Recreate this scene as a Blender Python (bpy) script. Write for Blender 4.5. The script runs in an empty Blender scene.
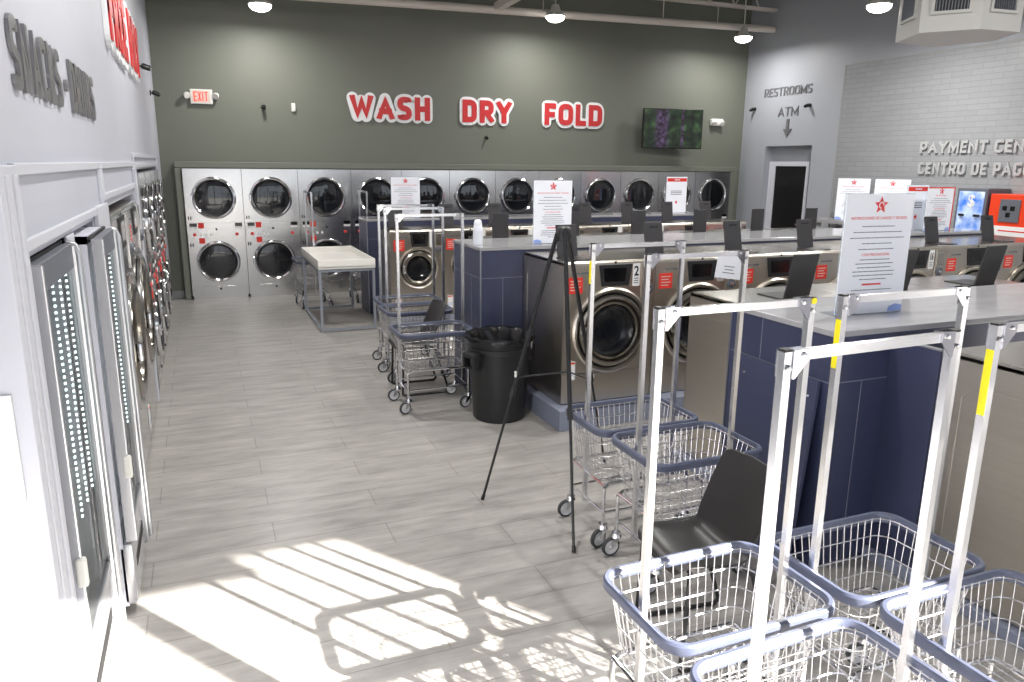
import bpy, bmesh, math, random
from mathutils import Vector, Matrix, Euler
random.seed(7)
SC = bpy.context.scene
COL = SC.collection
PI = math.pi

# ------------------------------------------------------------------ materials
def lin(c):
    c = c / 255.0
    return c / 12.92 if c <= 0.04045 else ((c + 0.055) / 1.055) ** 2.4
def rgb(r, g, b): return (lin(r), lin(g), lin(b), 1.0)
MATS = {}
def mat(name, col, rough=0.5, metal=0.0, spec=0.5, emit=None, estr=0.0, noise=0.0, nscale=(8, 8, 8), bump=0.0, coat=0.0, bscale=200, rvar=0.0):
    if name in MATS: return MATS[name]
    m = bpy.data.materials.new(name); m.use_nodes = True
    nt = m.node_tree; b = nt.nodes['Principled BSDF']
    b.inputs['Base Color'].default_value = col
    b.inputs['Roughness'].default_value = rough
    b.inputs['Metallic'].default_value = metal
    b.inputs['Specular IOR Level'].default_value = spec
    if coat: b.inputs['Coat Weight'].default_value = coat
    if emit:
        b.inputs['Emission Color'].default_value = emit
        b.inputs['Emission Strength'].default_value = estr
    tc = nt.nodes.new('ShaderNodeTexCoord')
    if noise or rvar:
        mp = nt.nodes.new('ShaderNodeMapping'); mp.inputs['Scale'].default_value = nscale
        nt.links.new(tc.outputs['Object'], mp.inputs['Vector'])
        n = nt.nodes.new('ShaderNodeTexNoise'); n.inputs['Scale'].default_value = 1.0; n.inputs['Detail'].default_value = 4
        nt.links.new(mp.outputs['Vector'], n.inputs['Vector'])
        if noise:
            r = nt.nodes.new('ShaderNodeValToRGB')
            r.color_ramp.elements[0].position = 0.25; r.color_ramp.elements[1].position = 0.75
            r.color_ramp.elements[0].color = [max(0, c * (1 - noise)) for c in col[:3]] + [1]
            r.color_ramp.elements[1].color = [min(1, c * (1 + noise)) for c in col[:3]] + [1]
            nt.links.new(n.outputs['Fac'], r.inputs['Fac']); nt.links.new(r.outputs['Color'], b.inputs['Base Color'])
        if rvar:
            mr = nt.nodes.new('ShaderNodeMapRange')
            mr.inputs['To Min'].default_value = max(0.03, rough - rvar); mr.inputs['To Max'].default_value = rough + rvar
            nt.links.new(n.outputs['Fac'], mr.inputs['Value']); nt.links.new(mr.outputs['Result'], b.inputs['Roughness'])
    if bump:
        n2 = nt.nodes.new('ShaderNodeTexNoise'); n2.inputs['Scale'].default_value = bscale
        nt.links.new(tc.outputs['Object'], n2.inputs['Vector'])
        bp = nt.nodes.new('ShaderNodeBump'); bp.inputs['Strength'].default_value = bump; bp.inputs['Distance'].default_value = 0.002
        nt.links.new(n2.outputs['Fac'], bp.inputs['Height']); nt.links.new(bp.outputs['Normal'], b.inputs['Normal'])
    MATS[name] = m
    return m

def glassy(name, tint, mix, rough=0.05):
    m = bpy.data.materials.new(name); m.use_nodes = True; nt = m.node_tree
    b = nt.nodes['Principled BSDF']; out = nt.nodes['Material Output']
    b.inputs['Base Color'].default_value = tint; b.inputs['Roughness'].default_value = rough; b.inputs['Specular IOR Level'].default_value = 1.0
    t = nt.nodes.new('ShaderNodeBsdfTransparent'); mx = nt.nodes.new('ShaderNodeMixShader')
    t.inputs['Color'].default_value = (0.9, 0.92, 0.92, 1)
    mx.inputs['Fac'].default_value = mix
    nt.links.new(t.outputs[0], mx.inputs[1]); nt.links.new(b.outputs[0], mx.inputs[2]); nt.links.new(mx.outputs[0], out.inputs['Surface'])
    MATS[name] = m
    return m

def brick_mat(name, c1, c2, mortar, bw, rh, ms, rough, axes='XY', noise=0.1, nscale=(2, 20, 1), bumpd=0.0, offs=0.5, spec=0.5, shift=(0, 0, 0)):
    m = bpy.data.materials.new(name); m.use_nodes = True; nt = m.node_tree; b = nt.nodes['Principled BSDF']
    tc = nt.nodes.new('ShaderNodeTexCoord'); sp = nt.nodes.new('ShaderNodeSeparateXYZ'); cb = nt.nodes.new('ShaderNodeCombineXYZ')
    nt.links.new(tc.outputs['Object'], sp.inputs[0])
    nt.links.new(sp.outputs['XYZ'.index(axes[0])], cb.inputs[0]); nt.links.new(sp.outputs['XYZ'.index(axes[1])], cb.inputs[1])
    mp = nt.nodes.new('ShaderNodeMapping'); mp.inputs['Location'].default_value = shift
    nt.links.new(cb.outputs[0], mp.inputs['Vector'])
    br = nt.nodes.new('ShaderNodeTexBrick')
    br.offset = offs
    for k, v in dict(Scale=1.0).items(): br.inputs[k].default_value = v
    br.inputs['Color1'].default_value = c1; br.inputs['Color2'].default_value = c2; br.inputs['Mortar'].default_value = mortar
    br.inputs['Mortar Size'].default_value = ms; br.inputs['Brick Width'].default_value = bw; br.inputs['Row Height'].default_value = rh
    br.inputs['Mortar Smooth'].default_value = 0.1
    nt.links.new(mp.outputs[0], br.inputs['Vector'])
    mp2 = nt.nodes.new('ShaderNodeMapping'); mp2.inputs['Scale'].default_value = nscale
    nt.links.new(cb.outputs[0], mp2.inputs['Vector'])
    n = nt.nodes.new('ShaderNodeTexNoise'); n.inputs['Scale'].default_value = 1.0; n.inputs['Detail'].default_value = 5; n.inputs['Roughness'].default_value = 0.65
    nt.links.new(mp2.outputs[0], n.inputs['Vector'])
    mr = nt.nodes.new('ShaderNodeMapRange'); mr.inputs['From Min'].default_value = 0.3; mr.inputs['From Max'].default_value = 0.7
    mr.inputs['To Min'].default_value = 1 - noise; mr.inputs['To Max'].default_value = 1 + noise
    nt.links.new(n.outputs['Fac'], mr.inputs['Value'])
    mx = nt.nodes.new('ShaderNodeVectorMath'); mx.operation = 'MULTIPLY'
    nt.links.new(br.outputs['Color'], mx.inputs[0]); nt.links.new(mr.outputs['Result'], mx.inputs[1])
    nt.links.new(mx.outputs[0], b.inputs['Base Color'])
    b.inputs['Roughness'].default_value = rough; b.inputs['Specular IOR Level'].default_value = spec
    if bumpd:
        bp = nt.nodes.new('ShaderNodeBump'); bp.inputs['Strength'].default_value = bumpd; bp.inputs['Distance'].default_value = 0.003; bp.invert = True
        nt.links.new(br.outputs['Fac'], bp.inputs['Height']); nt.links.new(bp.outputs['Normal'], b.inputs['Normal'])
    MATS[name] = m
    return m

M_floor = brick_mat('floor_tile', rgb(156, 153, 149), rgb(149, 146, 142), rgb(128, 125, 121), 1.2, 0.245, 0.003, 0.36, 'XY', 0.24, (2.4, 11, 1), 0.1, shift=(0.36, 0.02, 0))
M_green = mat('green_paint', rgb(108, 111, 101), 0.55, noise=0.03, nscale=(2, 2, 2))
M_white = mat('white_paint', rgb(186, 188, 198), 0.5, noise=0.02, nscale=(2, 2, 2))
M_grey = mat('grey_paint', rgb(160, 163, 170), 0.5, noise=0.02, nscale=(2, 2, 2))
M_subway = brick_mat('grey_wall_tile', rgb(150, 152, 155), rgb(145, 147, 150), rgb(134, 136, 139), 0.30, 0.075, 0.005, 0.30, 'YZ', 0.03, (8, 30, 1), 0.35)
M_ceil = mat('ceiling_paint', rgb(92, 94, 92), 0.7, noise=0.05)
M_trimw = mat('trim_white', rgb(198, 200, 208), 0.4)
M_trimg = mat('trim_green', rgb(112, 115, 105), 0.4)
M_base = mat('baseboard_grey', rgb(150, 152, 152), 0.5)
M_curb = mat('curb_paint', rgb(128, 134, 152), 0.6, noise=0.05)
M_conc = mat('pavement', rgb(150, 148, 144), 0.9, noise=0.1, nscale=(3, 3, 3))
M_steelw = mat('washer_steel', rgb(206, 199, 188), 0.30, 1.0, noise=0.04, nscale=(60, 60, 1.2), rvar=0.04)
M_steeld = mat('dryer_steel', rgb(212, 211, 210), 0.20, 1.0, noise=0.02, nscale=(2, 2, 12), rvar=0.03, bump=0.12, bscale=3.0)
M_side = mat('washer_side', rgb(206, 200, 190), 0.34, 1.0, noise=0.04, nscale=(60, 1.2, 60), rvar=0.04)
M_top = mat('washer_top', rgb(196, 192, 184), 0.22, 1.0, noise=0.08, nscale=(2, 5, 5), rvar=0.08)
M_chrome = mat('chrome', rgb(222, 222, 224), 0.10, 1.0)
M_wire = mat('wire_zinc', rgb(226, 226, 228), 0.26, 1.0)
M_ring = mat('door_ring', rgb(150, 145, 136), 0.22, 1.0)
M_blackp = mat('black_plastic', rgb(32, 32, 34), 0.42)
M_lid = mat('lid_plastic', rgb(54, 53, 56), 0.45, bump=0.05)
M_gasket = mat('gasket', rgb(16, 16, 18), 0.5)
M_disp = mat('display_black', rgb(14, 14, 17), 0.12, spec=0.7)
M_glass = glassy('dark_glass', rgb(16, 18, 22), 0.8, 0.03)
M_wglass = glassy('washer_glass', rgb(22, 24, 30), 0.45, 0.05)
M_fglass = glassy('fridge_glass', rgb(40, 44, 46), 0.35, 0.03)
M_acryl = glassy('acrylic', rgb(225, 232, 240), 0.25, 0.05)
M_bowl = mat('drum_steel', rgb(120, 122, 126), 0.35, 1.0, noise=0.15, nscale=(30, 30, 30))
M_red = mat('sticker_red', rgb(214, 52, 42), 0.45)
M_signred = mat('sign_red', rgb(196, 36, 40), 0.4)
M_orange = mat('kiosk_orange', rgb(226, 62, 26), 0.4)
M_paper = mat('paper', rgb(238, 241, 250), 0.6)
M_label = mat('label_white', rgb(228, 228, 228), 0.5)
M_ink = mat('ink', rgb(104, 106, 118), 0.7)
M_black = mat('ink_black', rgb(20, 20, 22), 0.6)
M_redink = mat('ink_red', rgb(216, 60, 62), 0.6)
M_blueink = mat('ink_blue', rgb(150, 172, 232), 0.6)
M_grout = mat('grout_line', rgb(120, 122, 140), 0.6)
M_edge = mat('edge_metal', rgb(170, 172, 180), 0.3, 0.8)
M_panelb = mat('navy_panel', rgb(57, 62, 88), 0.42, bump=0.02)
M_stone = mat('counter_stone', rgb(158, 158, 161), 0.14, noise=0.10, nscale=(3, 14, 10), spec=0.7)
M_rim = mat('rim_vinyl', rgb(82, 88, 108), 0.36)
M_tyre = mat('caster_tyre', rgb(52, 54, 56), 0.6)
M_hub = mat('caster_hub', rgb(196, 198, 200), 0.45)
M_yel = mat('yellow_label', rgb(236, 222, 20), 0.5)
M_chair = mat('chair_black', rgb(40, 38, 38), 0.38, bump=0.06, bscale=60)
M_sled = mat('sled_black', rgb(26, 26, 28), 0.4)
M_bag = mat('bag_black', rgb(20, 20, 22), 0.25, bump=0.5, bscale=18)
M_bin = mat('bin_black', rgb(30, 31, 33), 0.4)
M_easel = mat('easel_black', rgb(26, 27, 30), 0.4)
M_tablew = mat('table_white', rgb(232, 230, 224), 0.4)
M_tleg = mat('table_leg', rgb(158, 164, 174), 0.35, 0.6)
M_letter = mat('letter_metal', rgb(126, 126, 129), 0.35, 0.5)
M_letterw = mat('letter_grey', rgb(176, 177, 178), 0.35, 0.1)
M_lettere = mat('letter_edge', rgb(60, 60, 64), 0.5)
M_signwhite = mat('sign_white', rgb(236, 238, 240), 0.45)
M_fridge = mat('fridge_frame', rgb(186, 187, 191), 0.25, 0.55)
M_fridgew = mat('fridge_white', rgb(200, 202, 212), 0.4)
M_fint = mat('fridge_inside', rgb(128, 130, 128), 0.5)
M_led = mat('led', (1, 1, 1, 1), 0.4, emit=(0.85, 1.0, 1.0, 1), estr=7.0)
M_lamp = mat('lamp_lens', (1, 1, 1, 1), 0.4, emit=(1.0, 0.98, 0.92, 1), estr=14.0)
M_lampb = mat('lamp_body', rgb(190, 188, 182), 0.4)
M_pipe = mat('pipe_white', rgb(206, 198, 190), 0.5)
M_duct = mat('duct_paint', rgb(178, 178, 176), 0.5)
M_slat = mat('grille_dark', rgb(56, 56, 58), 0.5)
M_tv = mat('tv_body', rgb(16, 16, 18), 0.25)
M_cam = mat('camera_black', rgb(28, 27, 26), 0.35)
M_plast = mat('plastic_white', rgb(222, 222, 216), 0.45)
M_exitred = mat('exit_red', rgb(236, 60, 40), 0.4, emit=(1.0, 0.06, 0.03, 1), estr=1.3)
M_exitbg = mat('exit_panel', rgb(214, 196, 186), 0.5)
M_bottle = mat('bottle_white', rgb(224, 228, 236), 0.35)
M_dark = mat('door_dark', rgb(12, 12, 13), 0.35)
M_kgrey = mat('kiosk_grey', rgb(96, 100, 108), 0.4)

# navy laminate tile with pale joints: plain mesh of tiles, lines are built
M_navy = mat('navy_tile', rgb(55, 60, 86), 0.35, noise=0.06, nscale=(30, 30, 6))

# tv picture, soft green garden with violet flower stalks (procedural)
def tv_mat():
    m = bpy.data.materials.new('tv_picture'); m.use_nodes = True; nt = m.node_tree; b = nt.nodes['Principled BSDF']
    tc = nt.nodes.new('ShaderNodeTexCoord')
    n = nt.nodes.new('ShaderNodeTexNoise'); n.inputs['Scale'].default_value = 7; n.inputs['Detail'].default_value = 6
    nt.links.new(tc.outputs['Object'], n.inputs['Vector'])
    r = nt.nodes.new('ShaderNodeValToRGB'); e = r.color_ramp.elements
    e[0].position = 0.35; e[0].color = rgb(10, 16, 12); e[1].position = 0.75; e[1].color = rgb(84, 120, 70)
    k = e.new(0.55); k.color = rgb(34, 58, 34)
    nt.links.new(n.outputs['Fac'], r.inputs['Fac'])
    sp = nt.nodes.new('ShaderNodeSeparateXYZ'); nt.links.new(tc.outputs['Object'], sp.inputs[0])
    def band(x0, w):
        a = nt.nodes.new('ShaderNodeMath'); a.operation = 'SUBTRACT'; a.inputs[1].default_value = x0
        nt.links.new(sp.outputs[0], a.inputs[0])
        c = nt.nodes.new('ShaderNodeMath'); c.operation = 'ABSOLUTE'; nt.links.new(a.outputs[0], c.inputs[0])
        mr = nt.nodes.new('ShaderNodeMapRange'); mr.inputs['From Min'].default_value = w; mr.inputs['From Max'].default_value = w * 0.4
        nt.links.new(c.outputs[0], mr.inputs['Value']); return mr.outputs['Result']
    n2 = nt.nodes.new('ShaderNodeTexNoise'); n2.inputs['Scale'].default_value = 16
    nt.links.new(tc.outputs['Object'], n2.inputs['Vector'])
    r2 = nt.nodes.new('ShaderNodeValToRGB'); r2.color_ramp.elements[0].position = 0.4; r2.color_ramp.elements[0].color = rgb(34, 22, 36)
    r2.color_ramp.elements[1].position = 0.75; r2.color_ramp.elements[1].color = rgb(120, 92, 140)
    nt.links.new(n2.outputs['Fac'], r2.inputs['Fac'])
    src = r.outputs['Color']
    for x0, w, f in ((-0.22, 0.16, 0.9), (0.18, 0.035, 0.7)):
        mx = nt.nodes.new('ShaderNodeMix'); mx.data_type = 'RGBA'
        nt.links.new(band(x0, w), mx.inputs['Factor']); nt.links.new(src, mx.inputs['A']); nt.links.new(r2.outputs['Color'], mx.inputs['B'])
        src = mx.outputs['Result']
    nt.links.new(src, b.inputs['Emission Color']); b.inputs['Emission Strength'].default_value = 0.75
    b.inputs['Base Color'].default_value = (0.01, 0.01, 0.01, 1); b.inputs['Roughness'].default_value = 0.2
    return m
M_tvpic = tv_mat()
def blue_mat():
    m = bpy.data.materials.new('blue_poster'); m.use_nodes = True; nt = m.node_tree; b = nt.nodes['Principled BSDF']
    tc = nt.nodes.new('ShaderNodeTexCoord'); n = nt.nodes.new('ShaderNodeTexNoise'); n.inputs['Scale'].default_value = 6; n.inputs['Detail'].default_value = 5
    nt.links.new(tc.outputs['Object'], n.inputs['Vector'])
    r = nt.nodes.new('ShaderNodeValToRGB'); e = r.color_ramp.elements
    e[0].position = 0.35; e[0].color = rgb(64, 120, 214); e[1].position = 0.68; e[1].color = rgb(206, 222, 240)
    nt.links.new(n.outputs['Fac'], r.inputs['Fac']); nt.links.new(r.outputs['Color'], b.inputs['Base Color'])
    nt.links.new(r.outputs['Color'], b.inputs['Emission Color']); b.inputs['Emission Strength'].default_value = 0.25
    b.inputs['Roughness'].default_value = 0.2
    return m
M_blue = blue_mat()

# ------------------------------------------------------------------ mesh helpers
def new(): return bmesh.new()
def box(bm, x0, x1, y0, y1, z0, z1, bev=0.0, mtx=None):
    vs = [bm.verts.new(v) for v in [(x0, y0, z0), (x1, y0, z0), (x1, y1, z0), (x0, y1, z0), (x0, y0, z1), (x1, y0, z1), (x1, y1, z1), (x0, y1, z1)]]
    fs = [bm.faces.new([vs[i] for i in f]) for f in [(0, 3, 2, 1), (4, 5, 6, 7), (0, 1, 5, 4), (1, 2, 6, 5), (2, 3, 7, 6), (3, 0, 4, 7)]]
    if bev:
        es = set(e for f in fs for e in f.edges)
        r = bmesh.ops.bevel(bm, geom=list(es), offset=bev, segments=2, affect='EDGES', profile=0.5)
        vs = [v for v in vs if v.is_valid] + list(set(v for f in r['faces'] for v in f.verts))
    if mtx is not None: bmesh.ops.transform(bm, matrix=mtx, verts=list(set(v for v in vs if v.is_valid)))
    return vs
def prism(bm, poly, y0, y1):            # polygon in XZ, extruded in Y
    a = [bm.verts.new((x, y0, z)) for x, z in poly]; b = [bm.verts.new((x, y1, z)) for x, z in poly]
    bm.faces.new(a); bm.faces.new(b[::-1])
    for i in range(len(a)):
        j = (i + 1) % len(a); bm.faces.new([a[j], a[i], b[i], b[j]])
def prismz(bm, poly, z0, z1):
    a = [bm.verts.new((x, y, z0)) for x, y in poly]; b = [bm.verts.new((x, y, z1)) for x, y in poly]
    bm.faces.new(a[::-1]); bm.faces.new(b)
    for i in range(len(a)):
        j = (i + 1) % len(a); bm.faces.new([a[i], a[j], b[j], b[i]])
def sweep(bm, pts, prof, closed=False, up=None, cap=True):
    """prof: 2D points (side, up) swept along pts."""
    pts = [Vector(p) for p in pts]; n = len(pts); rings = []
    last = None
    for i, p in enumerate(pts):
        if closed: t0 = (p - pts[i - 1]); t1 = (pts[(i + 1) % n] - p)
        else:
            t0 = (p - pts[i - 1]) if i else (pts[1] - p); t1 = (pts[i + 1] - p) if i < n - 1 else (p - pts[i - 1])
        t0 = t0.normalized(); t1 = t1.normalized(); t = t0 + t1
        t = t.normalized() if t.length > 1e-6 else t1
        c = max(0.4, t.dot(t1))
        if up is not None: u = Vector(up)
        elif last is None: u = Vector((0, 0, 1)) if abs(t.z) < 0.9 else Vector((0, 1, 0))
        else: u = last
        s = t.cross(u)
        if s.length < 1e-5: s = t.cross(Vector((1, 0, 0)))
        s.normalize(); u = s.cross(t).normalized(); last = u
        rings.append([bm.verts.new(p + s * (a / c if up is not None else a) + u * b) for a, b in prof])
    m = len(prof)
    for i in range(n if closed else n - 1):
        A = rings[i]; B = rings[(i + 1) % n]
        for k in range(m):
            l = (k + 1) % m; bm.faces.new([A[k], A[l], B[l], B[k]])
    if cap and not closed:
        bm.faces.new(rings[0][::-1]); bm.faces.new(rings[-1])
def circ(r, n, ph=0.0): return [(r * math.cos(2 * PI * k / n + ph), r * math.sin(2 * PI * k / n + ph)) for k in range(n)]
def tube(bm, pts, r, seg=8, closed=False): sweep(bm, pts, circ(r, seg, PI / seg), closed)
def sqtube(bm, pts, w, d=None): d = d or w; sweep(bm, pts, [(-w / 2, -d / 2), (w / 2, -d / 2), (w / 2, d / 2), (-w / 2, d / 2)])
def lathe(bm, prof, seg=32, mtx=None, ang=2 * PI):
    """prof (r, z) revolved about Z, then mtx."""
    full = abs(ang - 2 * PI) < 1e-6; rings = []; vs = []
    for r, z in prof:
        if r < 1e-6:
            v = bm.verts.new((0, 0, z)); rings.append([v]); vs.append(v)
        else:
            ring = [bm.verts.new((r * math.cos(ang * k / seg), r * math.sin(ang * k / seg), z)) for k in range(seg + (0 if full else 1))]
            rings.append(ring); vs += ring
    for A, B in zip(rings, rings[1:]):
        n = seg if full else seg
        for k in range(n):
            l = (k + 1) % seg if full else k + 1
            if len(A) == 1 and len(B) == 1: continue
            if len(A) == 1: bm.faces.new([A[0], B[k], B[l]])
            elif len(B) == 1: bm.faces.new([A[k], A[l], B[0]])
            else: bm.faces.new([A[k], A[l], B[l], B[k]])
    if mtx is not None: bmesh.ops.transform(bm, matrix=mtx, verts=vs)
    return vs
def T(x=0, y=0, z=0): return Matrix.Translation((x, y, z))
RX = lambda a: Matrix.Rotation(a, 4, 'X')
RY = lambda a: Matrix.Rotation(a, 4, 'Y')
RZ = lambda a: Matrix.Rotation(a, 4, 'Z')
FRONT = RX(PI / 2)          # lathe axis Z -> -Y (towards the viewer of a front facing -Y)
def rrect(w, d, r, n=5):
    p = []
    for cx, cy, a0 in ((w / 2 - r, d / 2 - r, 0), (-w / 2 + r, d / 2 - r, PI / 2), (-w / 2 + r, -d / 2 + r, PI), (w / 2 - r, -d / 2 + r, 1.5 * PI)):
        for k in range(n + 1):
            a = a0 + PI / 2 * k / n; p.append((cx + r * math.cos(a), cy + r * math.sin(a)))
    return p
def hole_plate(bm, x0, x1, z0, z1, cx, cz, r, y, seg=48):
    """flat plate facing -Y with one round hole."""
    inner = []; outer = []
    for k in range(seg):
        a = 2 * PI * k / seg; c, s = math.cos(a), math.sin(a)
        inner.append(bm.verts.new((cx + r * c, y, cz + r * s)))
        tx = ((x1 - cx) / c if c > 0 else (x0 - cx) / c) if abs(c) > 1e-9 else 1e9
        tz = ((z1 - cz) / s if s > 0 else (z0 - cz) / s) if abs(s) > 1e-9 else 1e9
        t = min(tx, tz); outer.append((cx + t * c, cz + t * s))
    corners = [(x1, z1), (x0, z1), (x0, z0), (x1, z0)]
    ov = [bm.verts.new((x, y, z)) for x, z in outer]
    for k in range(seg):
        l = (k + 1) % seg
        (xa, za), (xb, zb) = outer[k], outer[l]
        extra = None
        for c in corners:
            on = lambda p: abs(p[0] - c[0]) < 1e-6 or abs(p[1] - c[1]) < 1e-6
            if abs(xa - xb) > 1e-6 and abs(za - zb) > 1e-6 and on((xa, za)) and on((xb, zb)):
                extra = c
        f = [inner[k], ov[k]] + ([bm.verts.new((extra[0], y, extra[1]))] if extra else []) + [ov[l], inner[l]]
        bm.faces.new(f)

def link(name, bm, m, parent=None, smooth=False, auto=False):
    bmesh.ops.recalc_face_normals(bm, faces=bm.faces[:])
    me = bpy.data.meshes.new(name); bm.to_mesh(me); bm.free()
    if smooth:
        me.polygons.foreach_set('use_smooth', [True] * len(me.polygons))
        me.set_sharp_from_angle(angle=math.radians(38))
    return linkme(name, me, m, parent)
def linkme(name, me, m, parent=None):
    o = bpy.data.objects.new(name, me); COL.objects.link(o)
    if m and not me.materials: me.materials.append(m)
    if parent: o.parent = parent
    return o
def thing(name, label, cat, loc=(0, 0, 0), rz=0.0, group=None):
    o = bpy.data.objects.new(name, None); COL.objects.link(o)
    o.empty_display_size = 0.1
    o.location = loc; o.rotation_euler = (0, 0, rz)
    o['label'] = label; o['category'] = cat
    if group: o['group'] = group
    return o
def tag(o, label, cat, group=None):
    o['label'] = label; o['category'] = cat
    if group: o['group'] = group
    return o
def struct(o): o['kind'] = 'structure'; return o
def dup(root, loc, rz, label, group=None):
    r = root.copy(); COL.objects.link(r); r.location = loc; r.rotation_euler = (0, 0, rz)
    r['label'] = label
    if group: r['group'] = group
    for ch in list(root.children):
        c = ch.copy(); COL.objects.link(c); c.parent = r
        for g in list(ch.children):
            d = g.copy(); COL.objects.link(d); d.parent = c
    return r

# text -> mesh (built-in font), local plane XZ facing -Y
def text_me(s, h, depth=0.01, off=0.0, sx=1.0, align='LEFT', space=1.0):
    cu = bpy.data.curves.new('txt', 'FONT'); cu.body = s; cu.size = 1.0; cu.extrude = 0.5; cu.offset = 0.0; cu.resolution_u = 4
    cu.space_character = space
    if off: cu.offset = off
    ob = bpy.data.objects.new('txt', cu); COL.objects.link(ob)
    dg = bpy.context.evaluated_depsgraph_get(); me = bpy.data.meshes.new_from_object(ob.evaluated_get(dg))
    bpy.data.objects.remove(ob); bpy.data.curves.remove(cu)
    xs = [v.co.x for v in me.vertices]; k = h / 0.7
    x0, x1 = min(xs), max(xs)
    ox = x0 if align == 'LEFT' else (x0 + x1) / 2
    for v in me.vertices:
        x, y, z = v.co; v.co = ((x - ox) * k * sx, -z * 2 * depth * 0.5 - depth * 0.5, y * k)
    me.materials.clear()
    return me, (x1 - x0) * k * sx

# ------------------------------------------------------------------ camera
F = 750.0; YAW, PITCH, ROLL = (math.radians(a) for a in (22.4, 13.25, -0.6)); CH = 2.0
f = Vector((math.sin(YAW) * math.cos(PITCH), math.cos(YAW) * math.cos(PITCH), -math.sin(PITCH)))
r = Vector((math.cos(YAW), -math.sin(YAW), 0)); d = f.cross(r)
c_, s_ = math.cos(ROLL), math.sin(ROLL)
r2, d2 = c_ * r + s_ * d, -s_ * r + c_ * d
cam = bpy.data.cameras.new('camera'); co = bpy.data.objects.new('camera', cam); COL.objects.link(co)
cam.sensor_width = 36; cam.lens = F / 1024 * 36; cam.clip_start = 0.05
co.matrix_world = Matrix(((r2.x, -d2.x, -f.x, 0), (r2.y, -d2.y, -f.y, 0), (r2.z, -d2.z, -f.z, CH), (0, 0, 0, 1)))
SC.camera = co

# ------------------------------------------------------------------ setting
XL, XR, YF, YB, ZC = -0.48, 9.75, -1.2, 12.15, 5.2
bm = new(); box(bm, XL - 1.2, XR + 2.2, YF - 0.2, YB + 0.2, -0.1, 0); struct(link('floor', bm, M_floor))
bm = new(); box(bm, XL - 1.2, XR + 2.2, YF - 0.2, YB + 0.2, ZC, ZC + 0.1); struct(link('ceiling', bm, M_ceil))
bm = new(); box(bm, XL - 1.2, XR + 0.2, YB, YB + 0.2, 0, ZC); struct(link('wall_back', bm, M_green))
# left wall: bulkhead with three openings for the built-in machines
bm = new()
OP = [(2.48, 4.10, 1.72), (4.66, 6.72, 1.75), (6.95, 10.75, 1.925)]
y = YF - 0.2
box(bm, -1.0, -0.80, y, 2.25, 0, ZC); box(bm, -1.0, XL, 2.25, 2.40, 0, ZC); y = 2.40
for a, b, h in OP:
    box(bm, XL - 0.2, XL, y, a, 0, ZC); box(bm, XL - 0.2, XL, a, b, h, ZC); y = b
box(bm, XL - 0.2, XL, y, YB, 0, ZC)
box(bm, XL - 1.2, XL - 1.1, 2.2, 11, 0, 2.1)                     # back of the machine niche
box(bm, XL - 1.1, XL - 0.2, 2.38, 2.48, 0, 2.0); box(bm, XL - 1.1, XL - 0.2, 10.75, 10.85, 0, 2.0)
box(bm, XL - 1.1, XL - 0.2, 2.3, 10.9, 1.95, 2.05)
struct(link('wall_left', bm, M_white))
def frame_trim(name, y0, y1, z0, z1, w=0.035, t=0.018):
    bm = new()
    box(bm, XL, XL + t, y0, y1, z1 - w, z1, 0.004); box(bm, XL, XL + t, y0, y1, z0, z0 + w, 0.004)
    box(bm, XL, XL + t, y0, y0 + w, z0 + w, z1 - w, 0.004); box(bm, XL, XL + t, y1 - w, y1, z0 + w, z1 - w, 0.004)
    return struct(link(name, bm, M_trimw))
frame_trim('trim_1', 2.47, 4.5, 1.74, 1.99); frame_trim('trim_2', 4.55, 6.8, 1.79, 1.99); frame_trim('trim_3', 6.88, 10.8, 1.94, 2.06)
bm = new(); box(bm, -0.80, XL + 0.025, 2.235, 2.46, 0, 1.985, 0.004); box(bm, XL + 0.02, XL + 0.032, 2.29, 2.34, 0, 1.96, 0.004); box(bm, XL + 0.02, XL + 0.034, 2.38, 2.42, 0, 1.96, 0.004)
box(bm, XL, XL + 0.025, 4.14, 4.60, 0, 1.78, 0.006); box(bm, XL, XL + 0.01, 3.24, 3.42, 0, 1.72, 0.003); box(bm, XL, XL + 0.03, 6.76, 6.86, 0, 1.94, 0.006)
struct(link('trim_4', bm, M_trimw))
# right wall: smooth part with the restroom passage, tiled part nearer
DY0, DY1, DZ = 10.30, 11.46, 2.37
bm = new()
box(bm, XR, XR + 0.2, 9.71, DY0, 0, ZC); box(bm, XR, XR + 0.2, DY1, YB, 0, ZC); box(bm, XR, XR + 0.2, DY0, DY1, DZ, ZC)
box(bm, XR, XR + 0.2, YF - 0.2, 9.71, 0, ZC)
box(bm, XR + 0.17, XR + 0.2, DY0, DY1, 2.10, DZ); box(bm, XR + 0.17, XR + 0.2, DY0, 10.45, 0, 2.10)
box(bm, XR + 0.9, XR + 1.0, DY0 - 0.5, DY1 + 0.5, 0, DZ + 0.3)
struct(link('wall_right', bm, M_grey))
bm = new(); box(bm, XR - 0.02, XR - 0.0005, YF, 9.70, 0.0, 3.58); struct(link('wall_right_tile', bm, M_subway))
bm = new(); box(bm, XR - 0.03, XR - 0.0005, YF, 9.715, 3.58, 3.61, 0.004); box(bm, XR - 0.03, XR - 0.0005, 9.70, 9.73, 0, 3.61, 0.004)
struct(link('trim_5', bm, M_base))
bm = new()
X0 = XR + 0.12
box(bm, X0, X0 + 0.05, 10.45, 10.52, 0, 2.0195, 0.003); box(bm, X0, X0 + 0.05, 11.30, DY1 - 0.002, 0, 2.0195, 0.003); box(bm, X0, X0 + 0.05, 10.45, DY1 - 0.002, 2.02, 2.10, 0.003)
d1 = struct(link('door_1', bm, M_trimw))
bm = new(); box(bm, X0 + 0.02, X0 + 0.06, 10.52, 11.30, 0.01, 2.02); link('door_leaf', bm, M_dark, d1)
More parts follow.
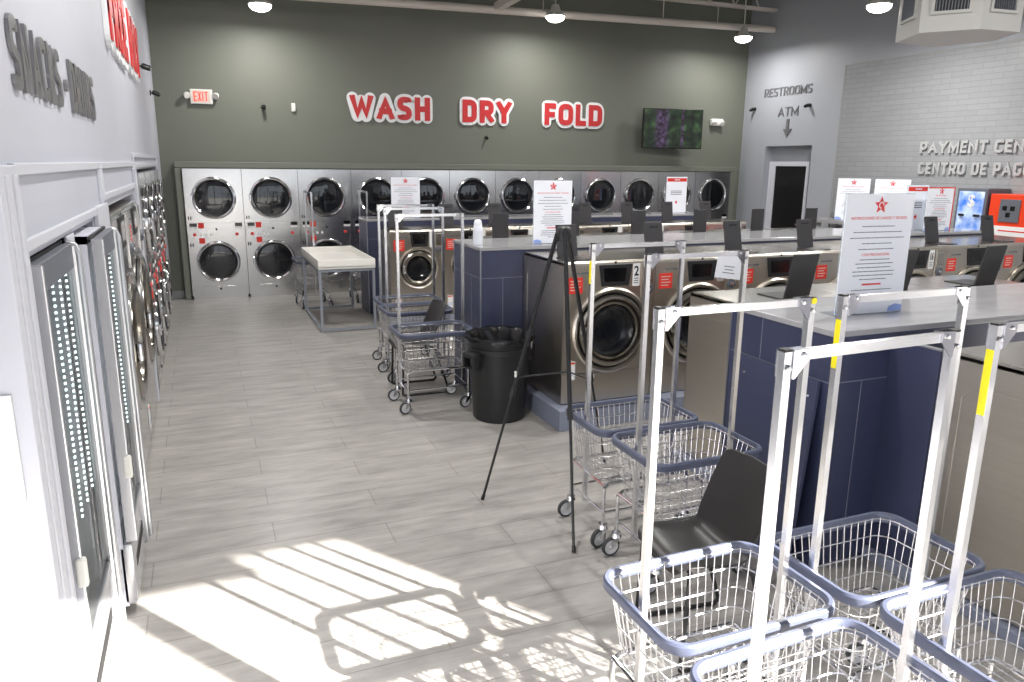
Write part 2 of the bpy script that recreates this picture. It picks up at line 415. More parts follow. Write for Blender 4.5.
bm = new(); lathe(bm, [(0, 0.06), (0.026, 0.055), (0.03, 0.04), (0.012, 0.03), (0.012, 0), (0.03, 0)], 16, T(X0 + 0.02, 10.60, 1.0) @ RY(-PI / 2)); link('door_knob', bm, M_chrome, d1, True)
# front wall (behind the camera): storefront glazing bays
bm = new()
WH, WS = 2.92, 0.12
box(bm, -1.0, -0.2, YF - 0.2, YF, 0, ZC); box(bm, 4.22, 6.2, YF - 0.2, YF, 0, ZC); box(bm, 9.4, XR + 0.2, YF - 0.2, YF, 0, ZC)
box(bm, -0.2, 4.22, YF - 0.2, YF, WH + 0.06, ZC); box(bm, 6.2, 9.4, YF - 0.2, YF, WH + 0.06, ZC)
box(bm, -0.2, 4.22, YF - 0.2, YF, 0, WS); box(bm, 6.2, 9.4, YF - 0.2, YF, 0, WS)
struct(link('wall_front', bm, M_white))
def window(name, x0, x1, head, muls):
    bm = new(); w = 0.04
    box(bm, x0, x1, YF - 0.08, YF - 0.02, WS, WS + w); box(bm, x0, x1, YF - 0.08, YF - 0.02, head, WH + 0.06)
    for m in muls: box(bm, m - w, m + w, YF - 0.08, YF - 0.02, WS + w, WH + 0.06)
    return struct(link(name, bm, M_edge))
window('window_1', -0.2, 4.22, WH + 0.05, [0.5, 1.7, 2.87])
window('window_2', 6.2, 9.4, WH, [7.3, 8.4])
bm = new(); box(bm, -0.2, 3.60, YF - 0.14, YF - 0.10, WH - 0.10, WH + 0.08); struct(link('window_1_sun_mask', bm, M_base))  # unseen strip, added to step the far edge of the sun patch
# pavement outside
bm = new(); box(bm, -14, 26, -22, YF - 0.2, -0.12, -0.02); o = struct(link('ground_outside', bm, M_conc))
# bulkhead trim round the back dryers, baseboards
bm = new()
DT = 1.895
box(bm, -0.30, 9.50, 11.93, YB, DT + 0.01, DT + 0.10, 0.012); box(bm, -0.30, -0.215, 11.93, YB, 0, DT + 0.01, 0.012); box(bm, 9.36, 9.50, 11.93, YB, 0, DT + 0.01, 0.012)
struct(link('trim_6', bm, M_trimg))
bm = new(); box(bm, XL, -0.30, YB - 0.015, YB, 0, 0.11, 0.004); struct(link('baseboard_back', bm, M_base))
bm = new(); box(bm, XR - 0.015, XR, DY1, YB, 0, 0.11, 0.004); box(bm, XR - 0.015, XR, 9.74, DY0, 0, 0.11, 0.004); struct(link('baseboard_right', bm, M_base))

# ------------------------------------------------------------------ door assembly shared by washers and dryers
def star(bm, cx, cz, R, y0, y1, n=5, q=0.45, a0=PI / 2):
    pts = []
    for k in range(2 * n):
        rr = R if k % 2 == 0 else R * q
        a = a0 + PI * k / n; pts.append((cx + rr * math.cos(a), cz + rr * math.sin(a)))
    prism(bm, pts, y0, y1)

def drum(bm, cx, cz, r, y, depth):
    lathe(bm, [(r, 0), (r * 1.0, -depth * 0.9), (r * 0.9, -depth), (r * 0.35, -depth * 0.97), (0.0, -depth * 0.9)], 40, T(cx, y, cz) @ FRONT)
    for k in range(3):                                     # lifter ribs
        a = 2 * PI * k / 3 + 0.5
        m = T(cx, y, cz) @ RY(-a) @ T(r - 0.02, 0.05, 0)
        box(bm, -0.03, 0.02, 0, depth * 0.8, -0.02, 0.02, 0.006, m)

# ------------------------------------------------------------------ stack dryers
def make_dryer(label, group):
    W, H, DP = 0.80, 1.90, 0.14
    t = thing('stack_dryer', label, 'dryer', (0, 0, 0), 0, group)
    bm = new()
    zs = [0.05, 0.98, H - 0.008]; ctr = [(0.385, 0.555), (0.40, 1.48)]
    hole_plate(bm, 0.004, W - 0.004, zs[0], zs[1], W / 2, ctr[0][1], 0.285, 0)
    hole_plate(bm, 0.004, W - 0.004, zs[1], zs[2], W / 2, ctr[1][1], 0.285, 0)
    box(bm, 0.004, 0.006, 0, DP, 0.05, H - 0.008); box(bm, W - 0.006, W - 0.004, 0, DP, 0.05, H - 0.008); box(bm, 0.004, W - 0.004, 0, DP, H - 0.01, H - 0.004)
    box(bm, 0.02, W - 0.02, 0.01, DP, 0.0, 0.05)
    link('cabinet', bm, M_steeld, t)
    for cz, nm in ((ctr[0][1], 'l'), (ctr[1][1], 'u')):
        bm = new()
        lathe(bm, [(0.285, 0.0), (0.30, 0.004), (0.303, 0.02), (0.296, 0.034), (0.28, 0.038), (0.262, 0.030), (0.256, 0.018), (0.256, -0.01)], 56, T(W / 2, 0, cz) @ FRONT)
        dr = link('door', bm, M_chrome, t, True)
        bm = new(); lathe(bm, [(0.262, 0.026), (0.235, 0.012), (0.232, -0.02), (0.256, -0.02)], 56, T(W / 2, 0, cz) @ FRONT); link('gasket', bm, M_gasket, dr, True)
        bm = new(); lathe(bm, [(0.234, 0.010), (0.19, 0.014), (0.12, 0.017), (0.06, 0.018), (0, 0.0185)], 48, T(W / 2, 0, cz) @ FRONT); link('glass', bm, M_glass, dr, True)
        bm = new(); drum(bm, W / 2, cz, 0.25, 0.02, 0.11); link('drum', bm, M_bowl, dr, True)
        bm = new(); box(bm, 0.088, 0.112, -0.055, -0.03, cz - 0.05, cz + 0.05, 0.006); box(bm, 0.094, 0.106, -0.035, 0.0, cz - 0.045, cz - 0.03); box(bm, 0.094, 0.106, -0.035, 0.0, cz + 0.03, cz + 0.045); link('handle', bm, M_chrome, dr)
    # control strip in the middle
    bm = new(); box(bm, 0.02, W - 0.02, -0.006, 0.0, 0.90, 1.13, 0.002); cs = link('control_strip', bm, M_steeld, t)
    for x, z in ((0.04, 1.07), (0.66, 1.07)):
        bm = new(); box(bm, x, x + 0.10, -0.012, -0.004, z, z + 0.05, 0.002); link('display', bm, M_disp, t)
        bm = new(); box(bm, x, x + 0.10, -0.010, -0.004, z - 0.035, z, 0.002); link('display_label', bm, M_label, t)
    for z in (1.065, 0.845):
        bm = new(); box(bm, 0.155, 0.235, -0.009, 0.001, z - 0.02, z + 0.06, 0.001); link('warning_sticker', bm, M_red, t)
    for x, z in ((0.10, 0.955), (0.68, 0.955)):
        bm = new(); lathe(bm, [(0, 0.012), (0.022, 0.010), (0.025, 0)], 14, T(x, -0.005, z) @ FRONT); link('start_button', bm, M_redink, t)
    for k in range(3):
        bm = new(); box(bm, 0.17 + k * 0.07, 0.20 + k * 0.07, -0.010, -0.004, 0.93, 0.965); link('selector_key', bm, M_label, t)
    bm = new(); lathe(bm, [(0, 0.012), (0.014, 0.01), (0.016, 0)], 14, T(W / 2, -0.004, 1.03) @ FRONT); link('lock', bm, M_blackp, t)
    bm = new(); box(bm, 0.16, W - 0.18, -0.004, 0.001, 0.08, 0.19, 0.002); kp = link('kick_panel', bm, M_steeld, t)
    bm = new(); lathe(bm, [(0, 0.012), (0.014, 0.01), (0.016, 0)], 14, T(W / 2, -0.004, 0.15) @ FRONT); link('lock', bm, M_blackp, kp)
    bm = new()
    for q in range(2):
        box(bm, 0.03 + q * 0.03, 0.045 + q * 0.03, -0.002, 0.001, 1.17, 1.22); box(bm, 0.03 + q * 0.03, 0.045 + q * 0.03, -0.002, 0.001, 0.78, 0.83)
    link('number_mark', bm, M_black, t)
    return t
NTH = ['first', 'second', 'third', 'fourth', 'fifth', 'sixth', 'seventh', 'eighth', 'ninth', 'tenth', 'eleventh', 'twelfth']
EXTRA = ['beside the bare corner', 'before the folding table', 'behind the folding table', 'behind a navy end', 'behind a white notice', 'under WASH and DRY', 'under DRY', 'behind the tall notice', 'under FOLD',
         'just right of FOLD', 'behind a red-topped notice', 'last in the row']
d0 = None
for i in range(12):
    lb = 'stainless stack dryer, %s from left on the green wall, %s' % (NTH[i], EXTRA[i])
    if i == 0: d0 = make_dryer(lb, 'stack dryers on the back wall'); d0.location = (-0.205, 11.90, 0)
    else: dup(d0, (-0.205 + 0.7965 * i, 11.90, 0), 0, lb)
LB = ['next to the big washers', 'second of its row', 'third of its row', '', 'by the green corner']
for i in range(4):
    dup(d0, (XL + 0.03, 7.02 + 0.90 * i, 0), PI / 2, 'chrome-ringed stack dryer in the white left wall, ' + LB[i if i < 3 else 4], 'stack dryers in the left wall')

# ------------------------------------------------------------------ front-load washers
def make_washer(label, group, W=0.915, H=1.19, D=0.90, z0=0.07, number='2', cz=0.57, R=0.388, lidx=(0.10, 0.30), liddy=0.33, tilt=0.22, disp_dz=0.0, sm=None, lz=None, name='front_load_washer'):
    t = thing(name, label, 'washer', (0, 0, 0), 0, group)
    g = 0.003; cx = W * 0.52
    sm = z0 + 0.167 if sm is None else sm; lz = z0 + 0.08 if lz is None else lz
    bm = new()
    hole_plate(bm, g, W - g, sm + 0.003, H - 0.035, cx, cz, R * 0.84, 0)
    box(bm, g, W - g, 0.0, 0.02, z0, sm - 0.002)
    # rounded front top edge
    pr = [(0, H - 0.035), (0.004, H - 0.016), (0.014, H - 0.004), (0.03, H)]
    A = [bm.verts.new((g, y, z)) for y, z in pr]; B = [bm.verts.new((W - g, y, z)) for y, z in pr]
    for i in range(3): bm.faces.new([A[i], B[i], B[i + 1], A[i + 1]])
    body = link('front_panel', bm, M_steelw, t, True)
    bm = new(); box(bm, g, W - g, 0.03, D, H - 0.012, H); link('top_panel', bm, M_top, t)
    bm = new(); box(bm, g, g + 0.012, 0.004, D, z0, H - 0.03); box(bm, W - g - 0.012, W - g, 0.004, D, z0, H - 0.03); box(bm, g, W - g, D - 0.01, D, z0, H - 0.012)
    # pressed outline on each side
    for x in (g - 0.0005, W - g - 0.0025):
        tube(bm, [(x + 0.0015, D - 0.10, z0 + 0.05), (x + 0.0015, D - 0.10, H - 0.2), (x + 0.0015, D - 0.16, H - 0.14), (x + 0.0015, 0.2, H - 0.14)], 0.0025, 6)
    link('side_panels', bm, M_side, t)
    bm = new(); lathe(bm, [(R * 0.84, 0), (R * 1.0, 0.006), (R * 0.995, 0.024), (R * 0.955, 0.036), (R * 0.90, 0.03), (R * 0.87, 0.012), (R * 0.85, -0.02)], 64, T(cx, 0, cz) @ FRONT)
    link('door_bezel', bm, M_steelw, t, True)
    bm = new(); lathe(bm, [(R * 0.87, 0.008), (R * 0.80, 0.006), (R * 0.80, -0.03), (R * 0.88, -0.03)], 56, T(cx, 0, cz) @ FRONT); link('gasket', bm, M_gasket, t, True)
    bm = new(); lathe(bm, [(R * 0.84, 0.016), (R * 0.83, 0.036), (R * 0.76, 0.05), (R * 0.68, 0.048), (R * 0.62, 0.036), (R * 0.595, 0.01), (R * 0.595, -0.02)], 64, T(cx, 0, cz) @ FRONT)
    dr = link('door', bm, M_ring, t, True)
    bm = new(); lathe(bm, [(R * 0.60, 0.010), (R * 0.5, -0.02), (R * 0.36, -0.05), (R * 0.2, -0.062), (0, -0.066)], 48, T(cx, 0, cz) @ FRONT); link('glass', bm, M_wglass, dr, True)
    bm = new(); lathe(bm, [(R * 0.62, 0.0), (R * 0.54, -0.02), (R * 0.52, -0.09), (R * 0.7, -0.10)], 48, T(cx, 0, cz) @ FRONT); link('door_seal', bm, M_gasket, dr, True)
    bm = new(); drum(bm, cx, cz, R * 0.74, 0.09, 0.34); link('drum', bm, M_bowl, dr, True)
    bm = new(); box(bm, cx - R * 0.80, cx - R * 0.66, -0.075, -0.045, cz - 0.06, cz + 0.06, 0.012); link('handle', bm, M_chrome, dr, True)
    # display, tag, card unit, stickers
    zt = H - 0.035 + disp_dz
    bm = new(); prism(bm, [(W * 0.37, zt), (W * 0.735, zt), (W * 0.70, zt - 0.19), (W * 0.405, zt - 0.19)], -0.008, 0.004); dp = link('display', bm, M_blackp, t)
    bm = new(); prism(bm, [(W * 0.42, zt - 0.03), (W * 0.67, zt - 0.03), (W * 0.655, zt - 0.15), (W * 0.435, zt - 0.15)], -0.010, -0.006); link('screen', bm, M_disp, dp)
    bm = new(); box(bm, W * 0.745, W * 0.745 + 0.072, -0.003, 0.001, zt - 0.20, zt, 0.001); tg = link('number_tag', bm, M_label, t)
    if number:
        me, w = text_me(number, 0.085 if len(number) == 1 else 0.075, 0.002, 0.02, 0.8 if len(number) == 1 else 0.55, 'CENTER'); o = linkme('number', me, M_black, tg); o.location = (W * 0.745 + 0.036, -0.003, zt - 0.105)
        bm = new()
        for q in range(3): box(bm, W * 0.745 + 0.014, W * 0.745 + 0.058, -0.004, -0.002, zt - 0.135 - q * 0.02, zt - 0.127 - q * 0.02)
        link('small_print', bm, M_ink, tg)
    bm = new(); box(bm, W * 0.845, W * 0.99, -0.010, 0.001, zt - 0.36, zt + 0.0, 0.003); cu = link('card_reader', bm, M_steelw, t)
    bm = new(); box(bm, W * 0.862, W * 0.972, -0.013, -0.008, zt - 0.17, zt - 0.03, 0.002); link('reader_plate', bm, M_top, cu)
    bm = new(); lathe(bm, [(0, 0.02), (0.022, 0.022), (0.024, 0.012), (0.044, 0.014), (0.050, 0.0)], 24, T(W * 0.918, -0.010, zt - 0.235) @ FRONT); link('coin_knob', bm, M_kgrey, cu, True)
    bm = new(); lathe(bm, [(0, 0.03), (0.018, 0.028), (0.02, 0.015)], 16, T(W * 0.918, -0.010, zt - 0.235) @ FRONT); link('knob_cap', bm, M_chrome, cu, True)
    bm = new(); box(bm, 0.045, 0.185, -0.003, 0.001, zt - 0.24, zt - 0.10, 0.001); st = link('warning_sticker', bm, M_red, t)
    bm = new()
    for q in range(4): box(bm, 0.065, 0.165 - 0.02 * (q % 2), -0.004, -0.002, zt - 0.135 - q * 0.026, zt - 0.127 - q * 0.026)
    link('small_print', bm, M_exitbg, st)
    bm = new(); box(bm, 0.10, 0.155, -0.003, 0.001, zt - 0.068, zt - 0.058); box(bm, 0.165, 0.24, -0.003, 0.001, zt - 0.070, zt - 0.056); link('badge', bm, M_kgrey, t)
    bm = new(); lathe(bm, [(0, 0.006), (0.010, 0.005), (0.012, 0)], 12, T(W * 0.55, -0.001, zt + 0.018) @ FRONT); link('lock', bm, M_blackp, t)
    bm = new(); box(bm, 0.06, 0.135, -0.003, 0.001, lz, lz + 0.17, 0.001); lb = link('data_label', bm, M_label, t)
    bm = new(); box(bm, 0.066, 0.129, -0.004, -0.002, lz + 0.145, lz + 0.162); link('label_band', bm, M_orange, lb)
    bm = new(); box(bm, 0.066, 0.129, -0.004, -0.002, lz + 0.06, lz + 0.068); box(bm, 0.066, 0.115, -0.004, -0.002, lz + 0.04, lz + 0.046); link('small_print', bm, M_blueink, lb)
    # open soap lid standing on the top
    if lidx:
        bm = new(); box(bm, lidx[0], lidx[1], -0.004, 0.010, 0.0, 0.295, 0.003, T(0, liddy, H) @ RX(-tilt))
        lid = link('soap_lid', bm, M_lid, t)
        bm = new(); box(bm, lidx[0] + 0.06, lidx[1] - 0.05, -0.008, -0.002, 0.245, 0.262, 0.001, T(0, liddy, H) @ RX(-tilt)); link('finger_slot', bm, M_black, lid)
        bm = new(); box(bm, lidx[0] - 0.02, lidx[1] + 0.02, liddy - 0.22, liddy, H, H + 0.006, 0.001); link('soap_hopper', bm, M_blackp, t)
    return t

I2 = (2.83, 5.72); PW = 0.915
w0 = make_washer('stainless washer numbered 2 at the open end of the middle island', 'washers along the middle island', D=0.885, z0=-0.075, sm=0.19, lz=0.14)
IK = 0.88; IZ = 2 - IK * 2
def mid(o, x, y, z=0.0): o.location = (x * IK, y * IK, z * IK + IZ); o.scale = (IK, IK, IK); return o
mid(w0, I2[0], I2[1])
WL = ['stainless washer numbered 1, with a paper taped beside its display', 'stainless washer, third from the middle island end, behind a large open black lid',
      'stainless washer fourth from the end of the middle island, behind the tall notice', 'stainless washer right of the tall notice, tagged 16 on its card reader side',
      'stainless washer sixth from the middle island end, below the blue machine', 'stainless washer at the right edge of the photo on the middle island']
def strip_number(t):
    for ch in t.children:
        if ch.name.startswith('number_tag'):
            for g in list(ch.children):
                if g.name.startswith('number'): return ch, g
def swap_number(t, s):
    ch, g = strip_number(t)
    if s:
        me, w = text_me(s, 0.085 if len(s) == 1 else 0.075, 0.002, 0.02, 0.8 if len(s) == 1 else 0.5, 'CENTER'); me.materials.append(M_black); g.data = me
NUM = ['1', None, '18', '16', None, None]
for i in range(6):
    w = mid(dup(w0, (0, 0, 0), 0, WL[i]), I2[0] + PW * (i + 1), I2[1])
    if NUM[i]: swap_number(w, NUM[i])
# paper on washer 1: a thing of its own
bm = new(); box(bm, -0.15, 0.15, -0.004, 0, -0.11, 0.11); pp = link('taped_notice', bm, M_paper, None)
mid(pp, I2[0] + PW + 0.80, I2[1] - 0.016, 1.085); pp.rotation_euler = (0, math.radians(8), 0)
tag(pp, 'white paper notice taped askew on the washer numbered 1', 'notice')
for q, (a, b) in enumerate(((-0.06, 0.06), (-0.05, 0.05), (-0.07, 0.07))):
    bm = new(); box(bm, a, b, -0.005, -0.003, 0.0 - q * 0.03, 0.007 - q * 0.03); link('text_line', bm, M_ink, pp)
# rear row of the middle island, backs to the bulkhead
RL = ['nearest the white bottle', 'behind its tall notice', 'second past its notice', 'third past its notice', 'left of the dark doorway', 'right of the dark doorway']
wr = None
for i in range(6):
    lb = 'washer turned away on the middle island, ' + RL[i]
    if i == 0: wr = make_washer(lb, 'washers on the far side of the middle island', W=0.875, H=1.19, D=0.785, number='', lidx=(0.58, 0.77), liddy=0.50, tilt=-0.0, z0=-0.075, sm=0.19, name='front_load_washer'); mid(wr, I2[0] + 0.875, 8.22); wr.rotation_euler = (0, 0, PI)
    else: mid(dup(wr, (0, 0, 0), PI, lb), I2[0] + 0.875 * (i + 1), 8.22)
# near island, rear row and front row
I1 = (2.98, 4.12)
w1 = make_washer('stainless washer at the near island end, turned away, black lid open above the navy counter', 'washers on the far side of the near island', W=0.86, D=0.695, number='', lidx=(0.86 - 0.57, 0.86 - 0.37), liddy=0.46, tilt=0.20)
w1.location = (I1[0] + 0.86, I1[1], 0); w1.rotation_euler = (0, 0, PI)
dup(w1, (I1[0] + 0.86 * 2, I1[1], 0), PI, 'stainless washer on the near island, turned away behind the tall notice')
dup(w1, (I1[0] + 0.86 * 3, I1[1], 0), PI, 'stainless washer on the near island, turned away, its open lid at the right edge')
wf = make_washer('stainless washer at the right edge behind the near carts, only its side showing', 'washers on the near side of the near island', D=0.885)
wf.location = (3.135, 1.455, 0)
# far island, smaller machines
I3 = (2.17, 9.32); P3 = 0.69
w3 = make_washer('small stainless washer at the open end of the far island, right of the white table', 'small washers along the far island', W=P3, D=0.645, number='', R=0.265, cz=0.69, lidx=(0.06, 0.25), liddy=0.30, tilt=0.15)
w3.location = (I3[0], I3[1], 0)
SL = ['second from its open end, behind the cart posts', 'third from its open end', 'fourth from its open end', 'fifth from its open end', 'sixth from its open end', 'seventh from its open end', 'eighth and last from its open end']
for i in range(7): dup(w3, (I3[0] + P3 * (i + 1), I3[1], 0), 0, 'small stainless washer on the far island, ' + SL[i])

# ------------------------------------------------------------------ navy bulkheads with stone counters
def bulkhead(label, x0, x1, y0, y1, zc, over=0.0, pan=None, seams=()):
    t = thing('bulkhead_counter', label, 'counter', (x0, y0, 0), 0, 'navy bulkhead counters of the washer islands')
    w, dp = x1 - x0, y1 - y0
    bm = new(); box(bm, 0, w, 0, dp, 0, zc - 0.03); link('navy_body', bm, M_navy, t)
    bm = new(); box(bm, -0.008, w, -0.008, dp + 0.008, zc - 0.03, zc, 0.004); link('countertop', bm, M_stone, t)
    for x, y in ((0, 0), (0, dp)):
        bm = new(); box(bm, x - 0.004, x + 0.006, y - 0.004 if y == 0 else y - 0.006, y + 0.006 if y == 0 else y + 0.004, 0, zc - 0.03); link('corner_strip', bm, M_edge, t)
    bm = new(); e = 0.0015; g = 0.0022; z1 = zc - 0.26
    for z in seams or (z1,):
        box(bm, -e, 0, 0, dp, z - g, z + g); box(bm, 0, 0.45, -e, 0, z - g, z + g)
    for y in (dp * 0.33, dp * 0.66): box(bm, -e, 0, y - g, y + g, z1 if y > dp * .5 else 0, zc - 0.03 if y > dp * .5 else z1)
    for x in (0.20,): box(bm, x - g, x + g, -e, 0, 0, z1)
    box(bm, 0.41, 0.414, -e, 0, 0, z1)
    link('joint_lines', bm, M_grout, t)
    return t
B2 = bulkhead('navy tiled end and stone counter of the middle island, behind the black trash can', 2.40 * IK, 9.20 * IK, 6.62 * IK, 7.42 * IK, 2 - IK * 0.76)
B1 = bulkhead('navy tiled end and stone counter of the near island, behind the black chair', 2.76, 6.2, 2.64, 3.41, 1.24)
bm = new(); box(bm, 0.365, 0.40, -0.275, 0.0, 0, 1.175, 0.002); link('navy_return', bm, M_panelb, B1)
bm = new(); box(bm, 0.363, 0.402, -0.277, 0.0, 1.175, 1.181); link('return_cap', bm, M_edge, B1)
B3 = bulkhead('navy tiled end and stone counter of the far island, right of the white table', 2.02, 7.44, 9.98, 10.5, 1.275)
# leaning access panel
bm = new(); box(bm, 0, 0.022, -0.29, 0.29, 0, 0.985, 0.002, RY(math.radians(5.0)))
ap = link('access_panel', bm, M_panelb); ap.location = (2.644, 2.98, 0.0)
tag(ap, 'loose navy access panel leaning against the navy island end behind the black chair', 'panel')
bm = new()
for y in (-0.24, 0.24):
    for z in (0.1, 0.9): lathe(bm, [(0, 0.004), (0.008, 0.003), (0.009, 0)], 10, RY(math.radians(5.0)) @ T(0, y, z) @ RY(-PI / 2))
link('screw', bm, M_chrome, ap)
# curbs under the islands
for n, (x0, x1, y0, y1, zc) in enumerate(((2.42, 8.14, 4.90, 5.82, 0.165), (2.46, 7.1, 6.54, 7.22, 0.165), (3.10, 4.2, 1.40, 2.635, 0.06), (2.92, 5.6, 3.42, 4.16, 0.06), (2.11, 7.7, 9.28, 9.97, 0.06)), 7):
    bm = new(); box(bm, x0, x1, y0, y1, 0, zc, 0.006); struct(link('trim_%d' % n, bm, M_curb))

# ------------------------------------------------------------------ paper signs in acrylic stands
def sign(label, loc, rz, w, h, kind, heading=None, cat='sign'):
    t = thing('notice_stand', label, cat, loc, rz)
    bm = new(); box(bm, -w / 2 - 0.004, w / 2 + 0.004, 0.004, 0.008, 0.0, h + 0.004); box(bm, -w / 2 - 0.004, w / 2 + 0.004, 0.0, 0.11, 0.0, 0.004); link('acrylic_holder', bm, M_acryl, t)
    bm = new(); box(bm, -w / 2, w / 2, -0.003, 0.003, 0.004, h); sh = link('sheet', bm, M_paper, t)
    if kind in ('full', 'redframe', 'plain'):
        bm = new(); R = 0.040 * w / 0.4; star(bm, 0.0, h * 0.91, R, -0.0055, -0.003); em = link('star_emblem', bm, M_redink, sh)
        bm = new(); sweep(bm, [(R * 0.33 * math.cos(a), -0.006, h * 0.91 + R * 0.33 * math.sin(a)) for a in [2 * PI * k / 16 for k in range(13)]], circ(R * 0.06, 5)); link('emblem_swirl', bm, M_paper, em)
        me, tw = text_me(heading, 0.013 * w / 0.4, 0.001, 0.0, 1.0, 'CENTER', 1.1); s = min(1.0, 0.82 * w / tw)
        for v in me.vertices: v.co.x *= s
        o = linkme('heading', me, M_redink, sh); o.location = (0, -0.003, h * 0.795)
        rnd = random.Random(int(w * 1000 + loc[0] * 77))
        def line(z, half):
            bm = new(); x = -half; top = []
            while x < half:
                l = rnd.uniform(0.010, 0.034) * w / 0.4; x2 = min(half, x + l); top += [(x, z + 0.0042), (x2, z + 0.0042)]; x = x2
                if x < half: x3 = min(half, x + 0.005); top += [(x, z + 0.0008), (x3, z + 0.0008)]; x = x3
            prism(bm, [(-half, z)] + top + [(half, z)], -0.0042, -0.003); link('text_line', bm, M_ink, sh)
        for q, hf in enumerate((0.24, 0.36, 0.40, 0.22, 0.26)): line(h * (0.735 - q * 0.047), w * hf)
        for q, hf in enumerate((0.22, 0.28, 0.25, 0.31, 0.30, 0.2)): line(h * (0.46 - q * 0.033), w * hf)
        for q, hf in enumerate((0.30, 0.28, 0.30, 0.12)): line(h * (0.205 - q * 0.033), w * hf)
        me, tw = text_me('CON PRECAUCION', 0.012 * w / 0.4, 0.001, 0.0, 1.0, 'CENTER', 1.1); o = linkme('heading', me, M_redink, sh); o.location = (0, -0.003, h * 0.495)
        bm = new(); box(bm, -w * 0.15, w * 0.13, -0.0045, -0.003, h * 0.248, h * 0.262); link('red_rule', bm, M_redink, sh)
        for q in (-1, 1):
            bm = new(); prism(bm, [(q * w * 0.5, 0.006), (q * w * 0.5, h * 0.06), (q * w * 0.40, h * 0.075), (q * w * 0.30, h * 0.055), (q * w * 0.28, 0.006)][::q], -0.0038, -0.003); link('corner_art', bm, M_blueink, sh)
        if kind == 'redframe':
            bm = new(); q = 0.014
            box(bm, -w / 2, w / 2, -0.005, -0.003, h - q, h); box(bm, w / 2 - q, w / 2, -0.005, -0.003, 0.004, h - q); link('red_border', bm, M_red, sh)
    if kind == 'header':
        bm = new(); box(bm, -w / 2 + 0.01, w / 2 - 0.01, -0.005, -0.003, h * 0.87, h * 0.965); hd = link('red_band', bm, M_red, sh)
        bm = new()
        for q in range(4): box(bm, -0.045 + q * 0.025, -0.027 + q * 0.025, -0.006, -0.004, h * 0.905, h * 0.932)
        link('band_text', bm, M_paper, hd)
        for q in range(3):
            bm = new(); box(bm, -w * 0.28, w * 0.26, -0.0042, -0.003, h * 0.60 - q * 0.025, h * 0.60 - q * 0.025 + 0.010); link('text_line', bm, M_ink, sh)
        bm = new(); star(bm, 0, h * 0.30, 0.03, -0.0055, -0.003); link('star_emblem', bm, M_redink, sh)
    return t
HEAD = 'INSTRUCCIONES DE LAVADO Y SECADO'
sign('tall white notice with red star on the near island counter', (3.27, 2.93, 1.24), math.radians(-2), 0.455, 0.63, 'full', HEAD)
sign('white notice with red star on the middle island counter behind the easel', (3.20 * IK, 6.75 * IK, 2 - IK * 0.76), math.radians(0), 0.36, 0.537, 'full', HEAD)
sign('small white notice at the navy end of the far island', (2.61, 10.20, 1.275), 0, 0.40, 0.54, 'full', HEAD)
sign('white notice with a red top band on the far island, under the television', (6.99, 10.2, 1.275), 0, 0.38, 0.56, 'header')
sign('white notice with a red top band behind the tall near notice, on the middle island', (8.36 * IK, 6.95 * IK, 2 - IK * 0.76), 0, 0.32, 0.49, 'header')
sign('red-edged white notice with star, left of the blue machine', (8.56 * IK, 6.78 * IK, 2 - IK * 0.76), 0, 0.41, 0.475, 'redframe', 'INSTRUCCIONES')
# shelf by the tiled wall carrying two notices
for lb, X, Y in (('white notice with star standing left on the ledge by the tiled wall', 9.45, 9.02), ('white notice with star standing right on the ledge by the tiled wall, half hidden', 9.45, 8.30)):
    sign(lb, (X, Y, 1.20), math.radians(-62), 0.48, 0.64, 'plain', 'INSTRUCCIONES DE SECADO')
bm = new(); box(bm, 9.22, XR - 0.03, 8.0, 9.66, 1.14, 1.20, 0.004); box(bm, 9.30, 9.34, 8.1, 8.16, 0, 1.14); box(bm, 9.30, 9.34, 9.5, 9.56, 0, 1.14); box(bm, 9.66, 9.70, 8.1, 8.16, 0, 1.14); box(bm, 9.66, 9.70, 9.5, 9.56, 0, 1.14)
tag(link('ledge_table', bm, M_stone), 'grey ledge table by the tiled wall under two notices', 'table')

